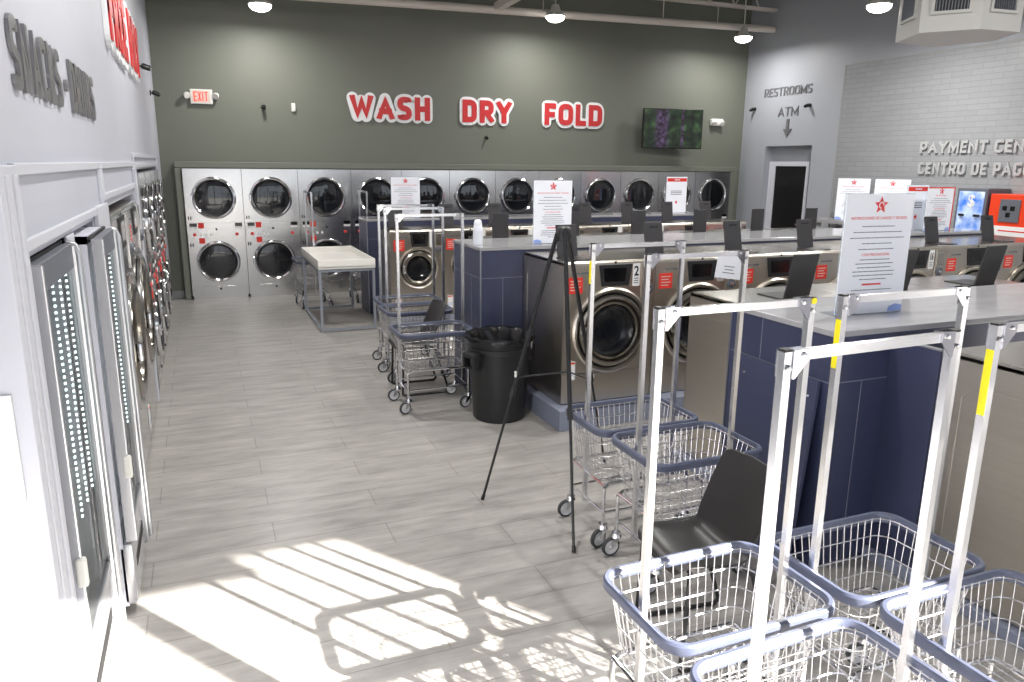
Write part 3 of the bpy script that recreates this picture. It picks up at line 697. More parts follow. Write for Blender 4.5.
# ------------------------------------------------------------------ laundry carts
RH, TH, HX, HY = 0.66, 1.605, 0.31, 0.225
def make_cart(label, group):
    t = thing('laundry_cart', label, 'cart', (0, 0, 0), 0, group)
    # basket of wires
    bm = new(); ZB = 0.36; r = 0.0022
    top = rrect(2 * HX - 0.02, 2 * HY - 0.02, 0.07, 6); bot = rrect(2 * HX - 0.11, 2 * HY - 0.10, 0.06, 6)
    def ring(fz):
        return [(top[i][0] * fz + bot[i][0] * (1 - fz), top[i][1] * fz + bot[i][1] * (1 - fz), ZB + (RH - 0.01 - ZB) * fz) for i in range(len(top))]
    for fz in (0.0, 0.25, 0.5, 0.75, 0.98): tube(bm, ring(fz), r * 1.3, 5, True)
    # perimeter resample
    def resample(poly, step):
        out = []; n = len(poly); acc = 0.0
        tot = sum(math.dist(poly[i], poly[(i + 1) % n]) for i in range(n)); m = round(tot / step); step = tot / m
        segs = [(poly[i], poly[(i + 1) % n]) for i in range(n)]; k = 0; pos = 0.0
        for q in range(m):
            target = q * step
            while k < n - 1 and pos + math.dist(*segs[k]) < target: pos += math.dist(*segs[k]); k += 1
            a, b = segs[k]; u = (target - pos) / max(1e-9, math.dist(a, b)); out.append((k, u))
        return out
    R1, R0 = ring(1.0), ring(0.0); n = len(R1)
    for k, u in resample(top, 0.036):
        a = Vector(R1[k]).lerp(Vector(R1[(k + 1) % n]), u); b = Vector(R0[k]).lerp(Vector(R0[(k + 1) % n]), u)
        tube(bm, [a, b], r, 5)
    bw, bd = HX - 0.055, HY - 0.05
    x = -bw + 0.02
    while x < bw: tube(bm, [(x, -bd, ZB), (x, bd, ZB)], r, 5); x += 0.036
    for y in (-0.12, -0.06, 0, 0.06, 0.12): tube(bm, [(-bw, y, ZB - 0.003), (bw, y, ZB - 0.003)], r * 1.3, 5)
    link('wire_basket', bm, M_wire, t, True)
    # bumper rim
    bm = new(); prof = [(-0.008, -0.020), (0.006, -0.020), (0.012, -0.012), (0.012, 0.012), (0.006, 0.019), (-0.006, 0.019), (-0.011, 0.012), (-0.011, -0.014)]
    sweep(bm, [(x, y, RH - 0.012) for x, y in rrect(2 * HX, 2 * HY, 0.075, 7)], prof, True, (0, 0, 1))
    link('bumper_rim', bm, M_rim, t, True)
    # base frame
    bm = new(); fx, fy = 0.26, 0.19
    for sy in (-1, 1):
        tube(bm, [(-fx, sy * fy, 0.125), (-fx, sy * fy, 0.33), (-fx + 0.03, sy * fy, 0.352), (fx - 0.03, sy * fy, 0.352), (fx, sy * fy, 0.33), (fx, sy * fy, 0.125)], 0.0105, 8)
        tube(bm, [(-fx, sy * fy, 0.19), (fx, sy * fy, 0.19)], 0.008, 8)
    for sx in (-1, 1): tube(bm, [(sx * fx, -fy, 0.19), (sx * fx, fy, 0.19)], 0.008, 8); tube(bm, [(sx * fx, -fy, 0.345), (sx * fx, fy, 0.345)], 0.008, 8)
    link('base_frame', bm, M_chrome, t, True)
    # double-post hanging rack
    px = 0.275
    for sx in (-1, 1):
        bm = new(); sqtube(bm, [(sx * px, 0, 0.18), (sx * px, 0, TH)], 0.022); link('upright', bm, M_wire, t)
        bm = new()
        prism(bm, [(sx * (px - 0.012), TH + 0.004), (sx * (px - 0.058), TH + 0.004), (sx * (px - 0.058), TH - 0.02), (sx * (px - 0.02), TH - 0.062), (sx * (px - 0.012), TH - 0.062)][::sx], -0.015, -0.0115)
        prism(bm, [(sx * (px + 0.013), TH + 0.004), (sx * (px - 0.058), TH + 0.004), (sx * (px - 0.058), TH - 0.018), (sx * (px - 0.012), TH - 0.02), (sx * (px - 0.012), TH - 0.06), (sx * (px + 0.013), TH - 0.06)][::sx], 0.0115, 0.014)
        lathe(bm, [(0, 0.008), (0.006, 0.006), (0.007, 0)], 8, T(sx * px, -0.014, TH - 0.035) @ FRONT)
        lathe(bm, [(0, 0.008), (0.006, 0.006), (0.007, 0)], 8, T(sx * (px - 0.04), -0.014, TH - 0.008) @ FRONT)
        link('corner_bracket', bm, M_chrome, t)
        bm = new(); box(bm, sx * px - 0.0115, sx * px + 0.0115, -0.0115, 0.0115, TH + 0.0005, TH + 0.006, 0.001); link('end_cap', bm, M_blackp, t)
    bm = new(); sqtube(bm, [(-px + 0.011, 0, TH - 0.011), (px - 0.011, 0, TH - 0.011)], 0.022); link('crossbar', bm, M_wire, t)
    # casters
    for sx in (-1, 1):
        for sy in (-1, 1):
            a = random.choice((0, PI)) * 0.0 + PI + random.uniform(-0.55, 0.35)
            bm = new(); mt = T(sx * fx, sy * fy, 0) @ RZ(a)
            lathe(bm, [(0, 0.128), (0.024, 0.128), (0.026, 0.112), (0.03, 0.106), (0.03, 0.1), (0, 0.1)], 16, mt)
            for q in (-1, 1):
                bm2 = [( -0.016, 0.104), (0.02, 0.104), (0.043, 0.048), (0.030, 0.044), (0.012, 0.06)]
                n0 = len(bm.verts); prism(bm, bm2[::1], q * 0.017 - 0.0015, q * 0.017 + 0.0015)
                bm.verts.ensure_lookup_table(); bmesh.ops.transform(bm, matrix=mt, verts=bm.verts[n0:])
            tubeax = lathe(bm, [(0, 0.022), (0.007, 0.022), (0.007, -0.022), (0, -0.022)], 10, mt @ T(0.032, 0, 0.052) @ RX(PI / 2))
            ca = link('caster', bm, M_chrome, t, True)
            bm = new(); lathe(bm, [(0.040, 0.011), (0.048, 0.011), (0.052, 0.006), (0.052, -0.006), (0.048, -0.011), (0.040, -0.011), (0.040, 0.011)], 28, mt @ T(0.032, 0, 0.052) @ RX(PI / 2)); link('tyre', bm, M_tyre, ca, True)
            bm = new(); lathe(bm, [(0, 0.012), (0.012, 0.012), (0.014, 0.007), (0.034, 0.007), (0.040, 0.010), (0.040, -0.010), (0.034, -0.007), (0.014, -0.007), (0.012, -0.012), (0, -0.012)], 28, mt @ T(0.032, 0, 0.052) @ RX(PI / 2)); link('wheel_hub', bm, M_hub, ca, True)
    return t
def yellow(cart, sx, z0, z1, side=-1):
    bm = new(); x = sx * 0.275
    if sx > 0: lathe(bm, [(0, 0.001), (0.010, 0.001), (0.010, 0), (0, 0)], 16, T(x, -0.0155, (z0 + z1) / 2) @ FRONT)
    else: box(bm, x - 0.0122, x - 0.0108, -0.0105, 0.0105, z0, z1)
    o = link('warning_label', bm, M_yel, cart); o['label'] = 'yellow label on the post'; return o
c0 = make_cart('sunlit wire laundry cart, front left of the near group', 'laundry carts with hanging racks')
c0.location = (1.46, 1.775, 0)
def cart(x, y, rz, label): return dup(c0, (x, y, 0), math.radians(rz), label)
cB = cart(2.14, 1.77, 0, 'wire laundry cart with its blue rim against the navy island end')
cC = cart(1.445, 1.265, 2, 'wire laundry cart nearest the camera, cut by the bottom edge')
cD = cart(2.175, 1.29, 0, 'wire laundry cart at the bottom right corner beside the steel washer side')
cE = cart(2.13, 3.42, 0, 'farther wire cart of the pair parked by the easel, in front of washer 2')
cF = cart(2.15, 2.93, 0, 'nearer wire cart of the pair parked behind the black chair by the easel')
cI = cart(1.715, 5.93, 0, 'nearest wire cart of the three beside the black trash can')
cH = cart(1.83, 6.855, 0, 'middle wire cart of the three beside the black trash can')
cG = cart(1.88, 7.345, 0, 'farthest wire cart of the three, toward the far island washer')
cJ = cart(1.40, 10.92, 92, 'wire cart behind the white folding table, seen end on')
cK = cart(2.22, 11.18, 90, 'wire cart between the far island end and the dryers')
yellow(c0, 1, 1.585, 1.612); yellow(cB, -1, 1.37, 1.53); yellow(cD, -1, 1.36, 1.54); yellow(cE, -1, 1.40, 1.52)

# ------------------------------------------------------------------ black shell chairs on sled bases
def make_chair(label, group):
    t = thing('shell_chair', label, 'chair', (0, 0, 0), 0, group)
    bm = new()
    # profile in local X (front +X), heights; width per station
    P = [(0.205, 0.405, 0.165), (0.198, 0.432, 0.19), (0.172, 0.445, 0.204), (0.12, 0.447, 0.208), (0.05, 0.438, 0.208), (-0.03, 0.430, 0.208), (-0.075, 0.436, 0.207), (-0.108, 0.458, 0.207), (-0.132, 0.50, 0.208), (-0.158, 0.56, 0.212),
         (-0.192, 0.64, 0.216), (-0.224, 0.715, 0.217), (-0.243, 0.757, 0.212), (-0.253, 0.778, 0.20), (-0.259, 0.790, 0.178), (-0.262, 0.795, 0.15)]
    NU = 12; grid = []
    for i, (x, z, w) in enumerate(P):
        row = []
        back = i > 7
        for k in range(NU + 1):
            u = -1 + 2 * k / NU; c = u * u
            row.append(bm.verts.new((x + (0.028 * c if back else 0), u * w, z + (0.018 * c if not back else 0))))
        grid.append(row)
    for i in range(len(P) - 1):
        for k in range(NU): bm.faces.new([grid[i][k], grid[i][k + 1], grid[i + 1][k + 1], grid[i + 1][k]])
    bmesh.ops.recalc_face_normals(bm, faces=bm.faces[:])
    sol = bmesh.ops.solidify(bm, geom=bm.faces[:], thickness=0.012)
    sh = link('shell', bm, M_chair, t, True)
    m = sh.modifiers.new('sub', 'SUBSURF'); m.levels = 1; m.render_levels = 1
    for s in (-1, 1):
        bm = new(); y = s * 0.20
        tube(bm, [(0.14, y * 0.8, 0.425), (0.165, y, 0.40), (0.18, y, 0.02), (0.16, y, 0.011), (-0.22, y, 0.011), (-0.24, y, 0.03), (-0.12, y, 0.40), (-0.09, y * 0.8, 0.422)], 0.011, 8)
        link('sled_leg', bm, M_sled, t, True)
    bm = new(); tube(bm, [(0.14, -0.17, 0.42), (0.14, 0.17, 0.42)], 0.010, 8); tube(bm, [(-0.09, -0.17, 0.418), (-0.09, 0.17, 0.418)], 0.010, 8); box(bm, -0.08, 0.13, -0.012, 0.012, 0.412, 0.424)
    link('seat_support', bm, M_chrome, t, True)
    return t
ch = make_chair('black moulded chair between the near carts and the leaning navy panel', 'black chairs by the island ends')
ch.location = (1.845, 2.36, 0); ch.rotation_euler = (0, 0, PI - 0.10)
dup(ch, (1.70, 6.39, 0), PI, 'black moulded chair standing between the carts by the trash can')

# ------------------------------------------------------------------ trash can
t = thing('trash_can', 'large round black trash can with a black liner, by the middle island', 'bin', (2.13, 5.43, 0))
bm = new(); lathe(bm, [(0, 0.0), (0.20, 0.0), (0.212, 0.012), (0.245, 0.56), (0.262, 0.565), (0.262, 0.60), (0.252, 0.605), (0.256, 0.645), (0.274, 0.65), (0.278, 0.668), (0.272, 0.68), (0.258, 0.68), (0.25, 0.60), (0.205, 0.02), (0, 0.02)], 48); link('bin_body', bm, M_bin, t, True)
for s in (0.35, 0.35 + PI):
    bm = new(); mt = RZ(s); n0 = 0
    box(bm, 0.255, 0.325, -0.07, 0.07, 0.535, 0.575, 0.010, mt); box(bm, 0.255, 0.325, -0.075, -0.05, 0.45, 0.56, 0.008, mt); box(bm, 0.255, 0.325, 0.05, 0.075, 0.45, 0.56, 0.008, mt); box(bm, 0.255, 0.30, -0.07, 0.07, 0.44, 0.46, 0.006, mt)
    link('bin_handle', bm, M_bin, t)
bm = new()
pr = []
for j, (rr, z) in enumerate(((0.281, 0.655), (0.283, 0.676), (0.276, 0.690), (0.25, 0.685), (0.225, 0.64), (0.21, 0.50), (0.19, 0.3))):
    pr.append([bm.verts.new(((rr + (0.002 if j < 1 else 0.012 * (j > 2)) * math.sin(11 * a + j) + 0.004 * math.sin(23 * a)) * math.cos(a), (rr + 0.012 * (j > 2) * math.sin(9 * a + j) + 0.004 * math.sin(17 * a)) * math.sin(a), z + (0.008 * math.sin(7 * a) if j == 0 else 0.006 * math.sin(13 * a)))) for a in [2 * PI * k / 64 for k in range(64)]])
for A, B in zip(pr, pr[1:]):
    for k in range(64): l = (k + 1) % 64; bm.faces.new([A[k], A[l], B[l], B[k]])
link('bin_liner', bm, M_bag, t, True)
bm = new(); box(bm, 0.258, 0.262, -0.035, 0.02, 0.585, 0.64, 0.001, RZ(-0.55)); tg = link('bin_tag', bm, M_label, t)

# ------------------------------------------------------------------ easel
t = thing('tripod_easel', 'empty black tripod easel in front of the washers', 'easel', (1.9, 3.85, 0))
AP = Vector((0, 0, 1.655)); O = Vector((1.9, 3.85, 0))
FE = [Vector((1.46, 3.99, 0)) - O, Vector((1.69, 3.21, 0)) - O, Vector((2.44, 4.22, 0)) - O]
for i, fpt in enumerate(FE):
    dv = (fpt - AP); top = AP + dv * 0.02 + Vector((fpt.x, fpt.y, 0)).normalized() * 0.03
    mid = top.lerp(fpt, 0.58)
    bm = new(); tube(bm, [top, mid], 0.0125, 8); leg = link('leg', bm, M_easel, t, True)
    bm = new(); tube(bm, [mid, fpt + (top - fpt).normalized() * 0.02], 0.008, 8); link('lower_tube', bm, M_easel, leg, True)
    bm = new(); tube(bm, [fpt + (top - fpt).normalized() * 0.035, fpt + Vector((0, 0, 0.002))], 0.011, 8); link('rubber_foot', bm, M_gasket, leg, True)
    bm = new(); u = (top - fpt).normalized(); tube(bm, [mid - u * 0.03, mid + u * 0.03], 0.016, 8); link('clamp', bm, M_blackp, leg, True)
bm = new(); lathe(bm, [(0, 0.052), (0.030, 0.05), (0.040, 0.04), (0.046, 0.0), (0.044, -0.03), (0, -0.03)], 18, T(0, 0, 1.61)); hd = link('head', bm, M_blackp, t, True)
bm = new()
for a in (0.3, 2.4, 4.5): lathe(bm, [(0, 0.006), (0.008, 0.004), (0.009, 0)], 10, RZ(a) @ T(0.044, 0, 1.615) @ RY(PI / 2))
link('rivet', bm, M_chrome, hd)
qs = [AP.lerp(fp, k) for fp, k in zip(FE, (0.53, 0.46, 0.60))]
for a, b in ((0, 1), (2, 1)):
    bm = new(); tube(bm, [qs[a], qs[b]], 0.0045, 6); link('brace', bm, M_easel, t, True)
for a in (0, 2):
    o_ = qs[a] + Vector((qs[a].x, qs[a].y, 0)).normalized() * 0.022
    bm = new(); box(bm, -0.007, 0.007, -0.012, 0.012, 0.0, 0.035, 0.004, T(*o_) @ RZ(math.atan2(o_.y, o_.x))); link('rest_clip', bm, M_plast, t)

# ------------------------------------------------------------------ folding table
t = thing('folding_table', 'white tray-top folding table on grey steel legs before the dryers', 'table', (1.23, 9.0, 0))
TW, TL = 0.68, 1.55
bm = new(); box(bm, 0, TW, 0, TL, 0.765, 0.80, 0.006)
for a in ((0, TW, 0, 0.02), (0, TW, TL - 0.02, TL), (0, 0.02, 0.02, TL - 0.02), (TW - 0.02, TW, 0.02, TL - 0.02)): box(bm, a[0], a[1], a[2], a[3], 0.78, 0.875, 0.005)
link('tray_top', bm, M_tablew, t)
for x in (0.02, TW - 0.02):
    for y in (0.03, TL - 0.03):
        bm = new(); sqtube(bm, [(x, y, 0.0), (x, y, 0.766)], 0.03); link('leg', bm, M_tleg, t)
bm = new()
for y in (0.03, TL - 0.03): sqtube(bm, [(0.035, y, 0.03), (TW - 0.035, y, 0.03)], 0.028); sqtube(bm, [(0.035, y, 0.745), (TW - 0.035, y, 0.745)], 0.028)
for x in (0.02, TW - 0.02): sqtube(bm, [(x, 0.045, 0.745), (x, TL - 0.045, 0.745)], 0.028)
sqtube(bm, [(0.02, 0.045, 0.03), (0.02, TL - 0.045, 0.03)], 0.028)
link('leg_rails', bm, M_tleg, t)

# ------------------------------------------------------------------ spray bottle on the middle counter
t = thing('white_bottle', 'white plastic bottle on the navy corner of the middle island counter', 'bottle', (2.46 * IK, 6.86 * IK, 2 - IK * 0.76))
t.scale = (IK, IK, IK)
bm = new(); lathe(bm, [(0, 0), (0.043, 0), (0.048, 0.006), (0.047, 0.13), (0.042, 0.178), (0.039, 0.182), (0, 0.182)], 28); link('body', bm, M_bottle, t, True)
bm = new(); lathe(bm, [(0.040, 0.182), (0.039, 0.205), (0.034, 0.228), (0.022, 0.240), (0, 0.243)], 24); link('cap', bm, M_bottle, t, True)

# ------------------------------------------------------------------ drinks fridges in the left wall
def fridge(label, y0, y1, xf, ztop, dots):
    t = thing('drinks_fridge', label, 'fridge', (0, 0, 0), 0, 'glass door fridges in the left wall')
    xb = XL - 0.62; z0 = 0.36
    bm = new()
    box(bm, xb, xb + 0.02, y0, y1, 0.05, ztop); box(bm, xb, xf - 0.06, y0, y0 + 0.03, 0.05, ztop); box(bm, xb, xf - 0.06, y1 - 0.03, y1, 0.05, ztop)
    box(bm, xb, xf - 0.06, y0, y1, ztop - 0.03, ztop); box(bm, xb, xf - 0.07, y0 + 0.03, y1 - 0.03, 0.28, 0.31)
    link('cabinet', bm, M_fridgew, t)
    bm = new(); box(bm, xb + 0.02, xb + 0.03, y0 + 0.03, y1 - 0.03, 0.31, ztop - 0.03); link('interior', bm, M_fint, t)
    for z in (0.62, 0.92, 1.22):
        bm = new()
        for k in range(12): tube(bm, [(xb + 0.05, y0 + 0.04 + (y1 - y0 - 0.08) * k / 11, z), (xf - 0.14, y0 + 0.04 + (y1 - y0 - 0.08) * k / 11, z)], 0.003, 5)
        tube(bm, [(xf - 0.14, y0 + 0.04, z), (xf - 0.14, y1 - 0.04, z)], 0.005, 6); tube(bm, [(xb + 0.05, y0 + 0.04, z), (xb + 0.05, y1 - 0.04, z)], 0.005, 6)
        link('wire_shelf', bm, M_fridge, t)
    # door: rounded frame, glass, handle
    bm = new(); w = 0.035
    box(bm, xf - 0.045, xf, y0, y0 + 0.02, z0, ztop - 0.01, 0.004); box(bm, xf - 0.045, xf, y1 - w, y1, z0 - 0.28, ztop - 0.01, 0.012)
    box(bm, xf - 0.045, xf - 0.012, y0 + 0.02, y1 - w, z0, z0 + 0.05, 0.004)
    dr = link('door', bm, M_fridge, t)
    bm = new(); box(bm, xf - 0.045, xf - 0.012, y0 + 0.02, y1 - w, ztop - 0.10, ztop - 0.01, 0.004); link('door_header', bm, M_kgrey, dr)
    bm = new(); box(bm, xf - 0.030, xf - 0.022, y0 + 0.02, y1 - w, z0 + 0.05, ztop - 0.10); link('door_glass', bm, M_fglass, dr)
    bm = new(); tube(bm, [(xf - 0.03, y1 - 0.012, ztop - 0.012), (xf - 0.008, y1 - 0.018, ztop - 0.02), (xf + 0.004, y1 - 0.02, ztop - 0.05), (xf + 0.004, y1 - 0.02, 0.12)], 0.014, 10); link('door_grip', bm, M_fridge, dr, True)
    bm = new(); box(bm, xf - 0.05, xf - 0.045, y0 + 0.015, y1 - 0.012, z0 + 0.0, ztop - 0.015); box(bm, xf - 0.06, xf - 0.05, y0 + 0.005, y1 - 0.005, ztop - 0.012, ztop + 0.004)
    bmd = bm; 
    bm = new()
    box(bm, xf - 0.056, xf - 0.046, y1 - 0.03, y1 - 0.012, z0, ztop - 0.02); box(bm, xf - 0.056, xf - 0.046, y0 + 0.004, y1 - 0.012, ztop - 0.012, ztop); link('door_gasket', bm, M_gasket, dr)
    bmd.free()
    bm = new(); box(bm, xf - 0.02, xf + 0.012, y0 - 0.012, y0 + 0.018, z0 + 0.30, z0 + 0.40, 0.008); link('door_lock', bm, M_plast, dr)
    # led column by the handle side; further glowing columns imitate its reflections in glass
    bm = new()
    for c in range(dots):
        for k in range(38):
            z = 0.76 + (ztop - 0.12 - 0.76) * k / 37
            box(bm, xf - 0.040, xf - 0.034, y1 - 0.083 - c * 0.14, y1 - 0.071 - c * 0.14, z - 0.0036, z + 0.0036)
    link('led_and_reflections', bm, M_led, t)
    # lower cover with grille slot
    bm = new(); box(bm, xf - 0.09, xf - 0.02, y0, y1 - 0.05, 0.05, z0 - 0.01, 0.02); ky = link('kick_cover', bm, M_fridge, t, True)
    bm = new(); box(bm, xf - 0.022, xf - 0.017, y0 + 0.08, y1 - 0.12, 0.20, 0.25, 0.001); link('grille_slot', bm, M_black, ky)
    return t
fridge('glass door fridge nearest the camera under the SNACKS letters, three columns of light dots', 2.53, 3.22, -0.438, 1.71, 3)
fridge('second glass door fridge in the white wall with one bright column of lights', 3.43, 4.00, -0.372, 1.70, 1)

# big washers in the left wall
wb = make_washer('large stainless washer in the white left wall, next to the fridges', 'large washers in the left wall', W=1.0, H=1.70, D=0.6, z0=0.02, number='', cz=0.88, R=0.44, lidx=None)
for ch_ in list(wb.children) + [g for c in wb.children for g in c.children]:
    if ch_.data.materials[0] == M_steelw: ch_.data.materials[0] = M_steeld
wb.location = (XL + 0.02, 4.69, 0); wb.rotation_euler = (0, 0, PI / 2)
dup(wb, (XL + 0.02, 5.70, 0), PI / 2, 'large stainless washer in the white left wall, beside the stack dryers')

# white poster on the left wall
bm = new(); box(bm, -0.78, -0.496, 2.228, 2.235, 1.10, 1.40, 0.001); o = tag(link('wall_poster', bm, M_label), 'blank white poster on the white wall end at the left photo edge', 'poster')

# ------------------------------------------------------------------ letters
def place_letters(o, base, word, h, parts):
    pass
GL = {'A': (.80, [([(0, 0), (.5, 1), (1, 0)], ''), ([(.2, .30), (.8, .30)], '')]), 'C': (.68, [([(1, .83), (1, 1), (0, 1), (0, 0), (1, 0), (1, .17)], '1234')]),
      'D': (.70, [([(0, 0), (0, 1), (1, 1), (1, 0)], 'c23')]), 'E': (.56, [([(1, 1), (0, 1), (0, 0), (1, 0)], ''), ([(0, .5), (.85, .5)], '')]),
      'F': (.56, [([(1, 1), (0, 1), (0, 0)], ''), ([(0, .48), (.85, .48)], '')]), 'G': (.70, [([(1, .83), (1, 1), (0, 1), (0, 0), (1, 0), (1, .42), (.62, .42)], '1234')]),
      'H': (.72, [([(0, 0), (0, 1)], ''), ([(1, 0), (1, 1)], ''), ([(0, .5), (1, .5)], '')]), 'I': (.24, [([(.5, 0), (.5, 1)], '')]),
      'K': (.72, [([(0, 0), (0, 1)], ''), ([(1, 1), (0, .42)], ''), ([(.36, .58), (1, 0)], '')]), 'L': (.54, [([(0, 1), (0, 0), (1, 0)], '')]),
      'M': (.90, [([(0, 0), (0, 1), (.5, .2), (1, 1), (1, 0)], '')]), 'N': (.74, [([(0, 0), (0, 1), (1, 0), (1, 1)], '')]), 'O': (.74, [([(0, 0), (0, 1), (1, 1), (1, 0)], 'c0123')]),
      'P': (.66, [([(0, 0), (0, 1)], ''), ([(0, 1), (1, 1), (1, .40), (0, .40)], '12')]), 'R': (.70, [([(0, 0), (0, 1)], ''), ([(0, 1), (1, 1), (1, .42), (0, .42)], '12'), ([(.45, .42), (1, 0)], '')]),
      'S': (.66, [([(1, .87), (1, 1), (0, 1), (0, .54), (1, .46), (1, 0), (0, 0), (0, .13)], '123456')]), 'T': (.66, [([(0, 1), (1, 1)], ''), ([(.5, 1), (.5, 0)], '')]),
      'W': (1.04, [([(0, 1), (.25, 0), (.5, .85), (.75, 0), (1, 1)], '')]), 'X': (.74, [([(0, 0), (1, 1)], ''), ([(0, 1), (1, 0)], '')]), 'Y': (.76, [([(0, 1), (.5, .45), (1, 1)], ''), ([(.5, .45), (.5, 0)], '')])}
def glyph_bm(bm, c, w, h, t, depth, x0=0.0, y0=0.0, border=0.0):
    """bold upright letter in XZ, front towards -Y; border > 0 makes its rounded backing"""
    lev = 0; n0 = len(bm.verts)
    for pts, fl in GL[c][1]:
        closed = 'c' in fl; P = [Vector((t / 2 + px * (w - t), 0, t / 2 + pz * (h - t))) for px, pz in pts]
        n = len(P); out = []; rr = min(w, h) * 0.30
        for i, p in enumerate(P):
            if str(i) in fl:
                a = P[i - 1]; b = P[(i + 1) % n]; ra = min(rr, (a - p).length * 0.5); rb = min(rr, (b - p).length * 0.5)
                q0 = p + (a - p).normalized() * ra; q1 = p + (b - p).normalized() * rb
                for k in range(6):
                    u = k / 5; out.append(q0 * (1 - u) ** 2 + p * 2 * u * (1 - u) + q1 * u * u)
            else: out.append(p)
        O2 = [out[0]]
        for p in out[1:]:
            if (p - O2[-1]).length > 1e-5: O2.append(p)
        out = O2; sh = Vector((x0, y0, 0))
        if border:
            r = t / 2 * 1.2 + border
            for k in range(len(out) - (0 if closed else 1)):
                a, b = out[k], out[(k + 1) % len(out)]; lev += 1; dd = depth - lev * 0.00012
                sweep(bm, [a + sh, b + sh], [(-r, 0), (r, 0), (r, dd), (-r, dd)], False, (0, -1, 0))
            for p in out:
                lev += 1; dd = depth - lev * 0.00012
                lathe(bm, [(0, dd), (r, dd), (r, 0), (0, 0)], 20, T(*(p + sh)) @ FRONT)
        else:
            if not closed:
                e_ = t / 2 if c not in 'CGS' else 0.0
                out[0] = out[0] + (out[0] - out[1]).normalized() * e_; out[-1] = out[-1] + (out[-1] - out[-2]).normalized() * e_
            lev += 1; dd = depth - lev * 0.0006
            sweep(bm, [p + sh for p in out], [(-t / 2, 0), (t / 2, 0), (t / 2, dd), (-t / 2, dd)], closed, (0, -1, 0))
    if not border:
        bm.verts.ensure_lookup_table()
        for v in bm.verts[n0:]: v.co.z = min(h, max(0.0, v.co.z))
def word_sign(name, label, cat, word, loc, rot, h, m_face, backing=None, depth=0.02, width=None, bold=0.22, group=None):
    o0 = bpy.data.objects.new(name, None); COL.objects.link(o0); o0.location = loc; o0.rotation_euler = rot; o0.empty_display_size = 0.1
    tag(o0, label, cat, group)
    t = bold * h; gap = h * ((0.13 if bold > 0.16 else 0.17) if not backing else 0.15)
    ws = [(c, h * 0.32 if c == ' ' else (h * 0.26 if c == '\u2022' else h * GL[c][0])) for c in word]
    tot = sum(w for c, w in ws); gs = gap * (len(ws) - 1); k = (width - gs) / tot if width else 1.0
    x = 0.0; back = new() if backing else None
    for c, w in ws:
        w *= k
        if c == '\u2022':
            bm = new(); lathe(bm, [(0, depth), (h * 0.11, depth), (h * 0.11, 0), (0, 0)], 16, T(x + w / 2, 0, h * 0.45) @ FRONT); link('letter', bm, m_face, o0)
        elif c != ' ':
            tl = min(t, w * 0.42) if c != 'I' else t
            bm = new(); glyph_bm(bm, c, max(w, tl * 1.001), h, tl, depth); g = link('letter', bm, m_face, o0); g.location = (x, -(backing[1] if backing else 0), 0)
            if backing: glyph_bm(back, c, w, h, tl, backing[1], x, 0, backing[0] * h)
        x += w + gap
    if backing: link('outline_backing', back, M_signwhite, o0)
    return o0
YW = YB - 0.001
for wd, x0, x1 in (('WASH', 2.255, 3.53), ('DRY', 4.08, 4.94), ('FOLD', 5.55, 6.66)):
    word_sign('wall_letter_sign', 'red word %s outlined in white on the green wall' % wd, 'sign', wd, (x0, YW, 2.665), (0, 0, 0), 0.355, M_signred, (0.10, 0.03), 0.012, x1 - x0, 0.245, 'red words on the green wall')
for wd, y0, y1, z, h in (('RESTROOMS', 11.60, 10.42, 3.235, 0.15), ('ATM', 11.20, 10.70, 2.88, 0.16)):
    word_sign('wall_letter_sign', 'brushed grey letters reading %s on the grey wall above the doorway' % wd, 'sign', wd, (XR - 0.001, y0, z), (0, 0, -PI / 2), h, M_letter, None, 0.014, y0 - y1, 0.15)
bm = new(); prism(bm, [(-0.03, 0.30), (0.03, 0.30), (0.03, 0.13), (0.10, 0.13), (0, 0), (-0.10, 0.13), (-0.03, 0.13)], -0.02, 0)
o = link('arrow_sign', bm, M_letter); o.location = (XR - 0.001, 10.93, 2.53); o.rotation_euler = (0, 0, -PI / 2); tag(o, 'grey down arrow below the letters ATM', 'sign')
word_sign('wall_letter_sign', 'raised pale letters PAYMENT CENTER on the tiled wall', 'sign', 'PAYMENT CENTER', (XR - 0.021, 8.13, 2.215), (0, 0, -PI / 2), 0.165, M_letterw, None, 0.03, 1.92, 0.22)
word_sign('wall_letter_sign', 'raised pale letters CENTRO DE PAGOS on the tiled wall, lower line', 'sign', 'CENTRO DE PAGOS', (XR - 0.021, 8.12, 1.925), (0, 0, -PI / 2), 0.165, M_letterw, None, 0.03, 1.78, 0.22)
word_sign('wall_letter_sign', 'brushed metal letters SNACKS and DRINKS with a dot on the white wall', 'sign', 'SNACKS \u2022 DRINKS', (XL + 0.001, 2.68, 2.20), (0, 0, PI / 2), 0.215, M_letter, None, 0.012, 1.95, 0.18)
word_sign('wall_letter_sign', 'red and white word sign high on the white left wall, nearer of the two', 'sign', 'FREE', (XL + 0.001, 5.75, 2.76), (0, 0, PI / 2), 0.46, M_signred, (0.10, 0.03), 0.012, 1.35, 0.26, 'red words on the left wall')
word_sign('wall_letter_sign', 'red and white word sign high on the white left wall, farther of the two', 'sign', 'DRY', (XL + 0.001, 7.45, 2.78), (0, 0, PI / 2), 0.46, M_signred, (0.10, 0.03), 0.012, 1.15, 0.26, 'red words on the left wall')

